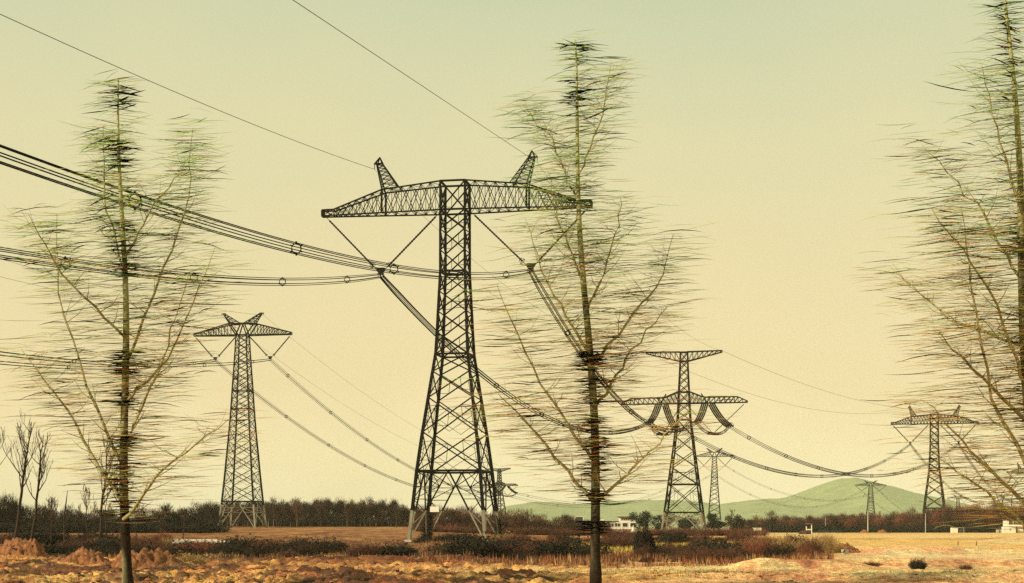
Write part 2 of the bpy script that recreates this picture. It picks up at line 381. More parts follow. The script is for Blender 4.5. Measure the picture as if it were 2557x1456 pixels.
def truss(mb, st, wc, wb, cross=True, fine=True):
    """st: stations (x, zbottom, ztop, half depth); four chords with panel lacing"""
    def q(s): x, zb, zt, h = s; return [Vector((x, -h, zb)), Vector((x, -h, zt)), Vector((x, h, zt)), Vector((x, h, zb))]
    for i in range(len(st) - 1):
        a, b = q(st[i]), q(st[i+1])
        for k in range(4): mb.beam(a[k], b[k], wc)
        for f0, f1 in ((0, 1), (3, 2)):                      # front and back faces
            mb.beam(a[f0], b[f1], wb)
            if cross: mb.beam(a[f1], b[f0], wb)
            mb.beam(b[f0], b[f1], wb * .8)
            if fine and abs(st[i][2] - st[i][1]) > 2.2:
                mb.beam(lerp(a[f0], b[f0], .5), lerp(a[f1], b[f1], .5), wb * .45)
                mb.beam(lerp(a[f0], a[f1], .5), lerp(b[f0], b[f1], .5), wb * .45)
        for f0, f1 in ((0, 3), (1, 2)):                      # underside and top
            if i % 2: mb.beam(a[f0], b[f1], wb * .7)
            else: mb.beam(a[f1], b[f0], wb * .7)
            mb.beam(b[f0], b[f1], wb * .7)

def spire(mb, base4, tip, wc, wb, n=6, tipw=.25):
    """tapering four-legged peak"""
    c = [Vector(p) for p in base4]; T = [Vector(tip) + Vector((sx * tipw, sy * tipw, 0)) for sx, sy in CN]
    for k in range(4): mb.beam(c[k], T[k], wc, wc * .7)
    for i in range(n):
        t0, t1 = (1 - (1 - i / n) ** 1.25), (1 - (1 - (i + 1) / n) ** 1.25)
        for a, b in FC:
            p = lerp(c[a], T[a], t0); q_ = lerp(c[b], T[b], t1); mb.beam(p, q_, wb)
            mb.beam(lerp(c[b], T[b], t1), lerp(c[a], T[a], t1), wb * .8)

def string(root, a, b, rad, rings=True, sheds=True):
    a = Vector(a); b = Vector(b); L = (b - a).length; mb = MB()
    d = (b - a) / L; s0 = a + d * .9; s1 = b - d * .7
    mb.beam(a, s0, .09)
    n = max(8, int(L / .55)) if sheds else 4; pts = []; rr = []
    for i in range(n * 2 + 1):
        pts.append(lerp(s0, s1, i / (n * 2))); rr.append(rad if i % 2 else rad * .62)
    mb.tube(pts, rr, 6); mb.beam(s1, b, .10)
    o = mb.build('insulator_string', M['insulator'], root)
    if rings:
        r = MB(); c = s1; up = Vector((0, 1, 0)); e1 = d.cross(up).normalized()
        r.ring(c, d, .50, .055, 10); r.ring(c - d * .55, d, .28, .05, 8)
        for k in range(4):
            v = e1 * math.cos(k * math.pi / 2) + d.cross(e1) * math.sin(k * math.pi / 2)
            r.beam(c + v * .5, c - d * .55 + v * .28, .06)
        r.build('grading_ring', M['insulator'], o)
    return o

def vstring(root, outer, inner, low, rad, wy=.5):
    for s in (outer, inner):
        side = -1 if s[0] < low[0] else 1
        string(root, s, (low[0] + side * .85, 0, low[2] + 1.05), rad)
    y = MB(); x, _, z = low
    y.poly([(x-.95, -.06, z+1.1), (x-.3, -.06, z+.1), (x+.3, -.06, z+.1), (x+.95, -.06, z+1.1), (x+.5, -.06, z+1.25), (x-.5, -.06, z+1.25)])
    y.poly([(x-.95, .06, z+1.1), (x-.3, .06, z+.1), (x+.3, .06, z+.1), (x+.95, .06, z+1.1), (x+.5, .06, z+1.25), (x-.5, .06, z+1.25)][::-1])
    y.beam((x-.5, 0, z-.35), (x+.5, 0, z-.35), .12); y.beam((x-.5, 0, z+.25), (x+.5, 0, z+.25), .12)
    y.beam((x-.5, 0, z-.35), (x-.5, 0, z+.3), .10); y.beam((x+.5, 0, z-.35), (x+.5, 0, z+.3), .10); y.beam((x, 0, z+.6), (x, 0, z-.5), .14)
    y.build('yoke_plate', M['insulator'], root)

def pylon_wide(root, wscale=1.0):
    W = wscale
    lv = [(0, 6.45), (11.8, 5.35), (18.3, 4.55), (24.1, 3.75), (28.5, 3.15), (31.4, 2.75), (35.0, 2.55), (38.6, 2.4), (42.0, 2.25), (45.3, 2.1), (48.9, 2.1), (52.4, 2.1), (55.6, 2.1), (60.4, 2.1)]
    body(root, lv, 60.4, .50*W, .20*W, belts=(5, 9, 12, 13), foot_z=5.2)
    cr_ = MB()
    def prof(x):
        a = abs(x)
        if a <= 12.4: zt = 60.4 - .9 * max(0, a - 2.1) / 10.3
        elif a <= 21: zt = 59.5 - 2.9 * (a - 12.4) / 8.6
        else: zt = 56.6
        return (x, 55.6, zt, 2.1 if a < 2.2 else 2.1 - 1.5 * (a - 2.1) / 20.9)
    for s in (-1, 1):
        xs = [2.1, 3.8, 5.5, 7.2, 8.9, 10.6, 12.4, 14.0, 15.5, 16.9, 18.2, 19.3, 20.2, 21.0, 23.1]
        truss(cr_, [prof(s * x) for x in xs], .22*W, .10*W, fine=False)
        x, zb, zt, h = prof(s * 23.1); cr_.beam((x, -h, zb), (x, -h, zt), .3*W); cr_.beam((x, h, zb), (x, h, zt), .3*W); cr_.beam((x, -h, zb), (x, h, zb), .3*W)
        for hh in (-1, 1):
            p = prof(s * 12.4); cr_.beam((p[0], hh * p[3], 55.6), (p[0], hh * p[3], p[2]), .3*W)
            cr_.beam((s * 2.1, hh * 2.1, 60.4), (-s * 2.1, hh * 2.1, 60.4), .28*W); cr_.beam((s * 2.1, hh * 2.1, 55.6), (-s * 2.1, hh * 2.1, 55.6), .28*W)
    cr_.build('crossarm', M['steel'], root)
    for s in (-1, 1):
        h_ = MB(); p = prof(12.4); q = prof(9.6)
        spire(h_, [(s*9.6, -q[3], q[2]), (s*12.4, -p[3], p[2]), (s*12.4, p[3], p[2]), (s*9.6, q[3], q[2])] if s > 0 else [(s*12.4, -p[3], p[2]), (s*9.6, -q[3], q[2]), (s*9.6, q[3], q[2]), (s*12.4, p[3], p[2])], (s * 13.1, 0, 64.2), .18*W, .10*W, 7, .5)
        for a in (-.5, .5):
            for b in (-.5, .5): h_.beam((s*13.1 + a, b, 64.2), (s*13.1, 0, 65.3), .16*W)
        h_.beam((s*12.5, 0, 64.2), (s*14.1, 0, 64.2), .22*W); h_.beam((s*14.1, 0, 64.2), (s*13.1, 0, 65.3), .12*W); h_.beam((s*14.0, 0, 64.2), (s*14.0, 0, 63.3), .10*W)
        h_.build('earth_wire_peak', M['steel'], root)
    for s in (-1, 1): vstring(root, (s * 22.6, 0, 55.5), (s * 2.7, 0, 55.5), (s * 12.9, 0, 45.3), .19*W)
    return {'L': (-12.9, 0, 45.2), 'R': (12.9, 0, 45.2), 'EL': (-14.0, 0, 63.3), 'ER': (14.0, 0, 63.3)}

def pylon_butterfly(root, W=1.0):
    lv = [(0, 7.1), (10.2, 6.0), (16.4, 5.45), (22.0, 5.0), (27.5, 4.6), (32.5, 4.2), (37.2, 3.85), (41.0, 3.6), (44.6, 3.4), (48.0, 3.2), (51.4, 3.05), (55, 2.85), (58.2, 2.65), (61.2, 2.5), (64, 2.35), (66.8, 2.2), (69.4, 2.1), (72.2, 2.0)]
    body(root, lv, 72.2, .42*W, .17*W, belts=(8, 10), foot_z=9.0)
    c = MB()
    def prof(s, x):
        zt = 76.4 if x <= 5.2 else 76.4 - 3.5 * (x - 5.2) / 13.7
        return (s * x, 72.2, max(zt, 72.9), 2.0 - 1.5 * max(0, x - 2) / 17)
    for s in (-1, 1):
        truss(c, [prof(s, x) for x in (2.0, 5.2, 7.6, 9.8, 11.8, 13.6, 15.3, 16.8, 18.9)], .26*W, .15*W, cross=False, fine=True)
        for h in (-2, 2):
            c.beam((s * 2.0, h, 72.2), (s * 5.0, h * .85, 76.4), .3*W); c.beam((s * 2, h, 72.2), (s * .3, h * .6, 76.6), .28*W)
            c.beam((s * 5.2, h * .85, 76.4), (0, h * .6, 76.6), .28*W); c.beam((s*2, h, 72.2), (-s*2, h, 72.2), .28*W)
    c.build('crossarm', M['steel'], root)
    for s in (-1, 1):
        h = MB(); b4 = [(s*.6, -1.2, 76.5), (s*4.6, -1.5, 76.4), (s*4.6, 1.5, 76.4), (s*.6, 1.2, 76.5)]
        if s < 0: b4 = [b4[1], b4[0], b4[3], b4[2]]
        spire(h, b4, (s * 7.3, 0, 80.4), .2*W, .12*W, 5, .35); h.beam((s*6.6, 0, 80.4), (s*8.2, 0, 80.3), .22*W); h.beam((s*8.1, 0, 80.3), (s*8.1, 0, 79.6), .1*W)
        h.build('earth_wire_peak', M['steel'], root)
    for s in (-1, 1): vstring(root, (s * 18.6, 0, 72.1), (s * 2.3, 0, 72.1), (s * 10.6, 0, 63.0), .19*W)
    return {'L': (-10.6, 0, 63.0), 'R': (10.6, 0, 63.0), 'EL': (-8.1, 0, 79.5), 'ER': (8.1, 0, 79.5)}

def pylon_tee(root, W=1.0):
    lv = [(0, 6.7), (7.0, 5.75), (16.0, 4.6), (21.5, 3.95), (26.5, 3.3), (31.5, 2.75), (36.8, 2.05), (39.4, 1.9), (42.0, 1.75), (45.6, 1.65), (48.2, 1.5), (50.7, 1.4), (53.2, 1.3), (55.5, 1.2), (58.4, 1.15)]
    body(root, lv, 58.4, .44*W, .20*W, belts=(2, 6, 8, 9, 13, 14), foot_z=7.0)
    c = MB()
    for s in (-1, 1):
        def pf(x):
            zt = 45.8 - 2.1 * (x - 1.6) / 5.2 if x < 6.8 else (43.9 if x < 17 else 43.9 - 1.5 * (x - 17) / 3.2)
            return (s * x, 42.0, zt, 1.7 - 1.3 * (x - 1.6) / 18.6)
        truss(c, [pf(x) for x in (1.7, 3.0, 4.3, 5.5, 6.8, 8.2, 9.8, 11.4, 13, 14.6, 16, 17.2, 18.6, 20.2)], .25*W, .14*W, cross=False)
        c.beam((s*5.6, -1.4, 45.0), (s*7.4, -1.3, 42.0), .3*W); c.beam((s*8.6, -1.2, 44.0), (s*7.4, -1.3, 42.0), .3*W)
        for h in (-1.7, 1.7): c.beam((s*1.7, h, 45.7), (-s*1.7, h, 45.7), .25*W); c.beam((s*1.7, h, 42), (-s*1.7, h, 42), .28*W)
    c.build('crossarm', M['steel'], root)
    for s in (-1, 1):
        t = MB(); truss(t, [(s*x, 55.5 + 2.7 * (x - 1.2) / 11, 58.5 + .2 * x / 12, 1.15 - .8 * (x - 1.2) / 11) for x in (1.2, 2.8, 4.4, 6, 7.6, 9.2, 10.8, 12.2)], .24*W, .12*W, cross=False, fine=False)
        t.build('earth_wire_arm', M['steel'], root)
    pts = {}
    for s, nm in ((-1, 'L'), (1, 'R')):
        x0 = s * 7.4
        for e, yy, dx in (('near', -1, -2.6 if s < 0 else -2.4), ('far', 1, 3.6 if s < 0 else 6.4)):
            end = Vector((x0 + dx, yy * (11 if yy < 0 else 9), 35.2)); st = Vector((x0 + (1.2 if yy > 0 else -.6), yy * 1.2, 41.9))
            mb = MB(); perp = Vector((1, 0, 0)) if yy < 0 else Vector((.8, 0, .45))
            for k in range(4):
                off = perp * (k - 1.5) * .62; P_ = []
                for i in range(9):
                    q = i / 8; p = lerp(st, end, q) + off; p.z -= 1.0 * 4 * q * (1 - q); P_.append(p)
                mb.tube(P_, .22*W, 5)
            o = mb.build('insulator_string', M['insulator'], root)
            y = MB(); y.box(tuple(end), (3.0, .3, .5)); y.ring(end, (0, 1, 0), .7, .08, 10); y.ring(end + perp * .9, (0, 1, 0), .6, .07, 10); y.build('yoke_plate', M['insulator'], root)
            pts[nm + e] = tuple(end + Vector((0, yy * .4, -.1)))
        # jumper loop with its thin V strings and weight bar
        a = Vector(pts[nm + 'near']); b = Vector(pts[nm + 'far']); j = MB()
        c0 = lerp(a, b, .5); c0.z -= 3.0
        for k in range(6):
            of = Vector((math.cos(k * math.pi / 3) * .42, 0, math.sin(k * math.pi / 3) * .42)); P_ = []
            for i in range(17):
                q = i / 16; p = lerp(a, b, q) + of; p.z -= 3.0 * (1 - abs(2 * q - 1) ** 2.6); P_.append(p)
            j.tube(P_, .06*W, 4)
        for i in range(1, 8):
            q = i / 8; p = lerp(a, b, q); p.z -= 3.0 * (1 - abs(2 * q - 1) ** 2.6); j.ring(p, (.3, 1, 0), .42, .05, 8)
        j.build('jumper_loop', M['wire'], root)
        wt = MB(); wt.beam(c0 + Vector((-1.6, -1.2, 0)), c0 + Vector((1.6, 1.2, 0)), .62*W); wt.build('jumper_weight', M['insulator'], root)
        for sx in (-1, 1):
            for dy in (-.5, .5):
                m = MB(); top = Vector((x0 + sx * 6.4 if sx * s < 0 else x0 + sx * 11.6, dy, 41.4)); m.tube([top, c0 + Vector((sx * .5, dy, .5))], .06*W, 4); m.build('stay_insulator', M['insulator'], root)
    pts['EL'] = (-12.2, 0, 58.6); pts['ER'] = (12.2, 0, 58.6)
    return pts

def place(name, fn, u, Y, z, yaw, W, label, group=None, zs=1.0, xs=1.0, src=None):
    if src is None:
        o = empty(name, (0, 0, 0)); pts = fn(o, W)
    else:
        o = copy_tree(src[0]); pts = src[1]
    o.location = (ux(u, Y), Y, z); o.rotation_euler = (0, 0, R(yaw)); o.scale = (xs, xs, zs)
    tag(o, label, 'pylon', group)
    mw = Matrix.LocRotScale(o.location, o.rotation_euler, o.scale)
    return (o, pts, {k: mw @ Vector(v) for k, v in pts.items()})

GP = 'pylons of the power lines'
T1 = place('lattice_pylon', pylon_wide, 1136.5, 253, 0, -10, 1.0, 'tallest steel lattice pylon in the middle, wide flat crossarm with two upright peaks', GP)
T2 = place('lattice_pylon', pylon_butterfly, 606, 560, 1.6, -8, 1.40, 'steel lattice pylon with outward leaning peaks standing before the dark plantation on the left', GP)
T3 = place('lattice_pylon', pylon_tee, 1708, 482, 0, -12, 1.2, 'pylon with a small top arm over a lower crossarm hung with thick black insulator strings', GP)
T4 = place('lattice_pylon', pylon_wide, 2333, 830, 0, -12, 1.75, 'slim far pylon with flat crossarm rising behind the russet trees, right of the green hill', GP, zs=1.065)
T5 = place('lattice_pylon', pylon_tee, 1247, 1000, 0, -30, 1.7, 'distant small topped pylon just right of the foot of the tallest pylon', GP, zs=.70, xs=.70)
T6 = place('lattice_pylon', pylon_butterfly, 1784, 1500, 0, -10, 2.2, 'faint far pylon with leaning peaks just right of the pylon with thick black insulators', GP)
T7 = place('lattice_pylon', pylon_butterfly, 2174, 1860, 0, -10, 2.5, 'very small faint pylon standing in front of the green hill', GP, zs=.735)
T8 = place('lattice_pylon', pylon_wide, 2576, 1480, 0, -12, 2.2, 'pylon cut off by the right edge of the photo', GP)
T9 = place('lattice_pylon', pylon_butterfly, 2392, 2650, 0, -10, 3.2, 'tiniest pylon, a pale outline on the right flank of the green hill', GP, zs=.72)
sp_ = MB(); sp_.box((-2.2, -5.9, 3.0 + 2.4), (1.5, .08, .9)); s_ = sp_.build('sign_plate', M['white'], T1[0]); s_['label'] = 'blank white plate fixed between the lower legs'
PY = [T1, T2, T3, T4, T5, T6, T7, T8, T9]

# ------------------------------------------------------------------ wires
def parab(A, B, sag, n=90):
    A = Vector(A); B = Vector(B); P_ = []
    for i in range(n + 1):
        t = i / n; p = lerp(A, B, t); p.z -= 4 * sag * t * (1 - t); P_.append(p)
    return P_
def frames(P_):
    d = (P_[-1] - P_[0]); d.z = 0; d.normalize(); return d, Vector((d.y, -d.x, 0))
def bundle(A, B, sag, wr, label, n=6, rad=.5, spacing=46, sr=1.0, phase=20):
    P_ = parab(A, B, sag); d, s = frames(P_)
    root = empty('conductor_bundle', A); tag(root, label, 'power line', 'conductor bundles strung between the pylons')
    O = Vector(A)
    for k in range(n):
        a = (k + .5) * 2 * math.pi / n + (0 if n == 6 else 0)
        pts = []
        for i, p in enumerate(P_):
            e = min(i, len(P_) - 1 - i) / 3.0; rr = rad * (min(1, .75 + .25 * e))
            pts.append(p + s * math.cos(a) * rr + Vector((0, 0, math.sin(a) * rr)) - O)
        m = MB(); m.tube(pts, wr, 4); m.build('conductor', M['wire'], root)
    L = (P_[-1] - P_[0]).length; q = phase
    while q < L - 12:
        t = q / L; p = lerp(Vector(A), Vector(B), t); p.z -= 4 * sag * t * (1 - t)
        if p.y > 25:
            dz = (P_[-1].z - P_[0].z) / L - 4 * sag * (1 - 2 * t) / L; ax = (d + Vector((0, 0, dz))).normalized()
            m = MB(); m.ring(p - O, ax, rad * .88 * sr, wr * 1.2 * 1.1, 12)
            for k in range(n):
                a = (k + .5) * 2 * math.pi / n; v = s * math.cos(a) + Vector((0, 0, math.sin(a)))
                m.beam(p - O + v * rad * .8, p - O + v * rad * 1.25, wr * 3)
            m.build('spacer', M['wire'], root)
        q += spacing
    return root
def wire(A, B, sag, wr, label, group='thin earth wires above the bundles'):
    P_ = parab(A, B, sag, 80); O = Vector(A); m = MB(); m.tube([p - O for p in P_], wr, 4)
    o = m.build('earth_wire', M['wire']); o.location = A; tag(o, label, 'power line', group)
def backspan(A, az, slope, b, L):
    d = Vector((-math.sin(R(az)), -math.cos(R(az)), 0)); B = Vector(A) + d * L; B.z += slope * L + b * L * L
    return B, b * L * L / 4
p1, p2, p3, p4, p5, p6, p7, p8, p9 = [t[2] for t in PY]
B, s = backspan(p1['R'], 10.5, -.2015, .00042, 480); bundle(p1['R'], B, s, .045, 'upper six wire bundle sweeping from the left edge across the body of the tallest pylon', spacing=33, phase=22)
B, s = backspan(p1['L'], 9.5, -.2019, .000404, 480); bundle(p1['L'], B, s, .047, 'lower six wire bundle from the left edge to the left side of the tallest pylon', spacing=32, phase=21)
B, s = backspan(p1['EL'], 11.5, -.137, .000200, 480); wire(p1['EL'], B, s, .038, 'thin wire from the top left corner to the left peak of the tallest pylon')
B, s = backspan(p1['ER'], 10.5, -.128, .00000, 480); wire(p1['ER'], B, s, .038, 'thin wire from the top edge to the right peak of the tallest pylon')
bundle(p1['L'], p3['Lnear'], 12, .10, 'bundle sagging from the left side of the tallest pylon to the thick insulators', spacing=36, phase=30)
bundle(p1['R'], p3['Rnear'], 11.5, .10, 'bundle dropping steeply from the right side of the tallest pylon to the thick insulators', spacing=36, phase=30)
wire(p1['ER'], p3['ER'], 6, .03, 'hair thin wire from the tallest right peak down to the small top arm')
wire(p1['EL'], p3['EL'], 7, .03, 'hair thin wire from the tallest left peak down to the small top arm')
bundle(p3['Lfar'], p4['L'], 17, .085, 'lower sagging bundle between the small topped pylon and the slim far pylon', spacing=42, rad=.6)
bundle(p3['Rfar'], p4['R'], 17, .085, 'upper sagging bundle between the small topped pylon and the slim far pylon', spacing=42, rad=.6)
wire(p3['ER'], p4['ER'], 7, .045, 'hair thin wire running right from the small top arm to the far right peak')
wire(p3['EL'], p4['EL'], 9, .045, 'hair thin wire running right from the small top arm to the far left peak')
bundle(p4['L'], p8['L'], 26, .12, 'bundle descending behind the slim far pylon from its left side', spacing=60, n=4, rad=.6)
bundle(p4['R'], p8['R'], 26, .12, 'bundle descending from the right side of the slim far pylon', spacing=60, n=4, rad=.6)
B, s = backspan(p2['R'], 9, -.1535, .00025, 640); bundle(p2['R'], B, s, .095, 'bundle of wires from the left edge to the right side of the left pylon', n=4, spacing=48, rad=.55)
B, s = backspan(p2['L'], 10.5, -.167, .00035, 500); bundle(p2['L'], B, s, .095, 'bundle of wires from the left edge to the left side of the left pylon', n=4, spacing=48, rad=.55)
B, s = backspan(p2['EL'], 9, -.11, .0002, 600); wire(p2['EL'], B, s, .04, 'faint wire from the left edge to the left peak of the left pylon')
B, s = backspan(p2['ER'], 9, -.11, .0002, 600); wire(p2['ER'], B, s, .04, 'faint wire from the left edge to the right peak of the left pylon')
bundle(p2['L'], p5['Lnear'], 16, .085, 'lower bundle from the left pylon down behind the tallest pylon', n=4, spacing=55, rad=.6)
bundle(p2['R'], p5['Rnear'], 13, .085, 'upper bundle from the left pylon down behind the tallest pylon', n=4, spacing=55, rad=.6)
wire(p2['ER'], p5['ER'], 9, .045, 'hair thin wire from the right peak of the left pylon towards the tallest pylon')
wire(p2['EL'], p5['EL'], 10, .045, 'hair thin wire from the left peak of the left pylon towards the tallest pylon')
bundle(p5['Lfar'], p6['L'], 22, .10, 'faint low bundle crossing behind the big blurred middle tree', n=2, spacing=90, rad=.6)
bundle(p5['Rfar'], p6['R'], 20, .10, 'faint low bundle crossing just above its twin behind the middle tree', n=2, spacing=90, rad=.6)
bundle(p6['L'], p7['L'], 30, .12, 'lower faint bundle crossing the green hill from the left', n=2, spacing=90, rad=.7)
bundle(p6['R'], p7['R'], 22, .12, 'upper faint bundle crossing the green hill from the left', n=2, spacing=90, rad=.7)
bundle(p7['L'], p9['L'], 34, .14, 'lower faint bundle falling right over the foot of the green hill', n=2, spacing=120, rad=.8)
bundle(p7['R'], p9['R'], 34, .14, 'upper faint bundle falling right over the foot of the green hill', n=2, spacing=120, rad=.8)

# ------------------------------------------------------------------ vegetation builders
rnd = random.Random(11)
def rv(rn, s): return Vector((rn.gauss(0, s), rn.gauss(0, s), rn.gauss(0, s)))
def tri_beam(mb, p, q, r0, r1, col=None):
    d = q - p
    if d.length < 1e-4: return
    d.normalize(); up = Vector((0, 0, 1)) if abs(d.z) < .9 else Vector((1, 0, 0)); a = d.cross(up).normalized(); b = d.cross(a); n = len(mb.v)
    for P_, r_ in ((p, r0), (q, r1)):
        for k in range(3):
            t = k * 2.0944; mb.v.append(tuple(P_ + (a * math.cos(t) + b * math.sin(t)) * r_))
    mb.f += [(n, n+1, n+4, n+3), (n+1, n+2, n+5, n+4), (n+2, n, n+3, n+5)]
    if col is not None: mb.c += [col] * 6
def grow(mb, rn, p, d, L, r, depth, spread=.55, up=.25, kids=4, rmin=.012, tip=None):
    n = 4; pts = [p.copy()]; dd = d.normalized()
    for i in range(n):
        dd = (dd + rv(rn, .10) + Vector((0, 0, up * .25))).normalized(); pts.append(pts[-1] + dd * L / n)
    for i in range(n): tri_beam(mb, pts[i], pts[i+1], max(rmin, r * (1 - i / n * .75)), max(rmin * .7, r * (1 - (i+1) / n * .75)))
    if depth <= 0: return
    for k in range(kids):
        t = .22 + .75 * (k + rn.random() * .6) / kids; f = t * n; i = min(n - 1, int(f)); q = pts[i].lerp(pts[i+1], f - i)
        ax = Vector((rn.uniform(-1, 1), rn.uniform(-1, 1), rn.uniform(-.2, .6))); nd = (dd * (1 - spread) + ax.normalized() * spread + Vector((0, 0, up))).normalized()
        grow(mb, rn, q, nd, L * (.62 - .18 * t) * rn.uniform(.8, 1.15), r * .5 * (1 - .5 * t), depth - 1, spread, up, kids, rmin)
def leafquad(mb, rn, c, s, col=None):
    a = rv(rn, 1).normalized(); b = a.cross(rv(rn, 1)).normalized()
    mb.poly([c + a * s, c + b * s * .6, c - a * s, c - b * s * .6], col)

def sapling(name, seed, H, label, u, Y, group, lean=(0, 0), nb=11, base=.28, rt=.15, mats=('bark_dark', 'twig_dark'), cat='tree'):
    rn = random.Random(seed); x = ux(u, Y); root = empty(name, (x, Y, hz(x, Y) - .1)); tag(root, label, cat, group)
    tr = MB(); pts = []; off = Vector((0, 0, 0))
    for i in range(13):
        t = i / 12; off += Vector((rn.gauss(0, .07), rn.gauss(0, .07), 0)); pts.append(Vector((lean[0] * t, lean[1] * t, H * t)) + off * (1 if i else 0))
    tr.tube(pts, [rt * (1 - .9 * i / 12) + .02 for i in range(13)], 6); tr.build('trunk', M[mats[0]], root)
    cw = MB()
    for k in range(nb):
        t = base + (.95 - base) * (k + rn.random() * .5) / nb; f = t * 12; i = int(f); p = pts[i].lerp(pts[min(12, i+1)], f - i)
        a = rn.random() * 6.283; el = rn.uniform(.75, 1.5)
        grow(cw, rn, p, Vector((math.cos(a), math.sin(a), el)), H * (.34 * (1 - t) + .10) * rn.uniform(.8, 1.3), rt * .6 * (1 - t * .6), 2, .5, .45, 3, .022)
    cw.build('crown', M[mats[1]], root); return root
def proto_tree(name, seed, H, wid, cb, n, mk, tk, tw=.055, form=1.0):
    """a bare wood tree seen from far off: trunk, main branches and a cloud of fine twigs"""
    rn = random.Random(seed); root = empty(name, (0, 0, 0)); tr = MB(); pts = [Vector((rn.gauss(0, .12) * i * .3, rn.gauss(0, .12) * i * .3, H * .9 * i / 6)) for i in range(7)]
    tr.tube(pts, [.17 * (1 - i / 7) + .03 for i in range(7)], 5); tr.build('trunk', M[tk], root)
    cw = MB()
    clumps = []
    for k in range(16):
        a = rn.random() * 6.283; z = cb + (1 - cb) * rn.random() ** .9; rr = wid * (1 - .65 * ((z - cb) / (1 - cb)) ** 1.6) * math.sqrt(rn.random()) * form
        c = Vector((math.cos(a) * rr, math.sin(a) * rr, z * H)); clumps.append(c)
        st = pts[min(6, int(z * 5))] ; tri_beam(cw, st, c, .05, .03)
    for i in range(n):
        c = rn.choice(clumps); p = c + Vector((rn.gauss(0, wid * .28), rn.gauss(0, wid * .28), rn.gauss(0, H * .065)))
        d = (p - Vector((0, 0, H * cb * .8))).normalized() + rv(rn, .45); d.z += .35; d.normalize(); L = rn.uniform(.5, 1.5)
        tri_beam(cw, p, p + d * L, tw * rn.uniform(.5, 1), .015)
    cw.build('crown', M[mk], root); return root
def proto_bush(name, seed, n, mk, leaves=0, H=1.0, wid=1.0, r=.014, leaf=.05, lm=None):
    rn = random.Random(seed); root = empty(name, (0, 0, 0)); m = MB()
    for i in range(n):
        a = rn.random() * 6.283; rr = wid * math.sqrt(rn.random()); p = Vector((math.cos(a) * rr * .55, math.sin(a) * rr * .55, -.05))
        h = H * (1 - .5 * (rr / wid) ** 2) * rn.uniform(.55, 1.1); q = Vector((math.cos(a) * rr * .9 + rn.gauss(0, .1), math.sin(a) * rr * .9 + rn.gauss(0, .1), h * .6)); e = q + Vector((rn.gauss(0, .22) + math.cos(a) * .1, rn.gauss(0, .22), h * .4))
        tri_beam(m, p, q, r, r * .8); tri_beam(m, q, e, r * .8, r * .4)
        for k in range(3):
            b = p.lerp(q, rn.uniform(.4, 1)); tri_beam(m, b, b + Vector((rn.gauss(0, .2), rn.gauss(0, .2), rn.uniform(.05, .35) * H)), r * .6, r * .3)
    m.build('stems', M[mk], root)
    if leaves:
        l = MB()
        for i in range(leaves):
            a = rn.random() * 6.283; rr = wid * rn.random() ** .5; z = H * (1 - .6 * (rr / wid) ** 2) * rn.uniform(.1, 1.0) * (1 + .25 * math.sin(a * 3 + seed))
            leafquad(l, rn, Vector((math.cos(a) * rr, math.sin(a) * rr, z)), leaf * rn.uniform(.6, 1.4))
        l.build('foliage', M[lm or mk], root)
    return root
_used = set()
def put(proto, x, y, label, cat, group, sc=(1, 1, 1), rz=None, dz=0):
    o = proto if id(proto) not in _used else copy_tree(proto)
    _used.add(id(proto)); o.location = (x, y, hz(x, y) + dz); o.scale = sc; o.rotation_euler = (0, 0, rnd.random() * 6.283 if rz is None else rz)
    tag(o, label, cat, group); return o
def drop_unused(protos):
    for p in protos:
        if id(p) not in _used:
            for c in list(p.children_recursive) + [p]: bpy.data.objects.remove(c)

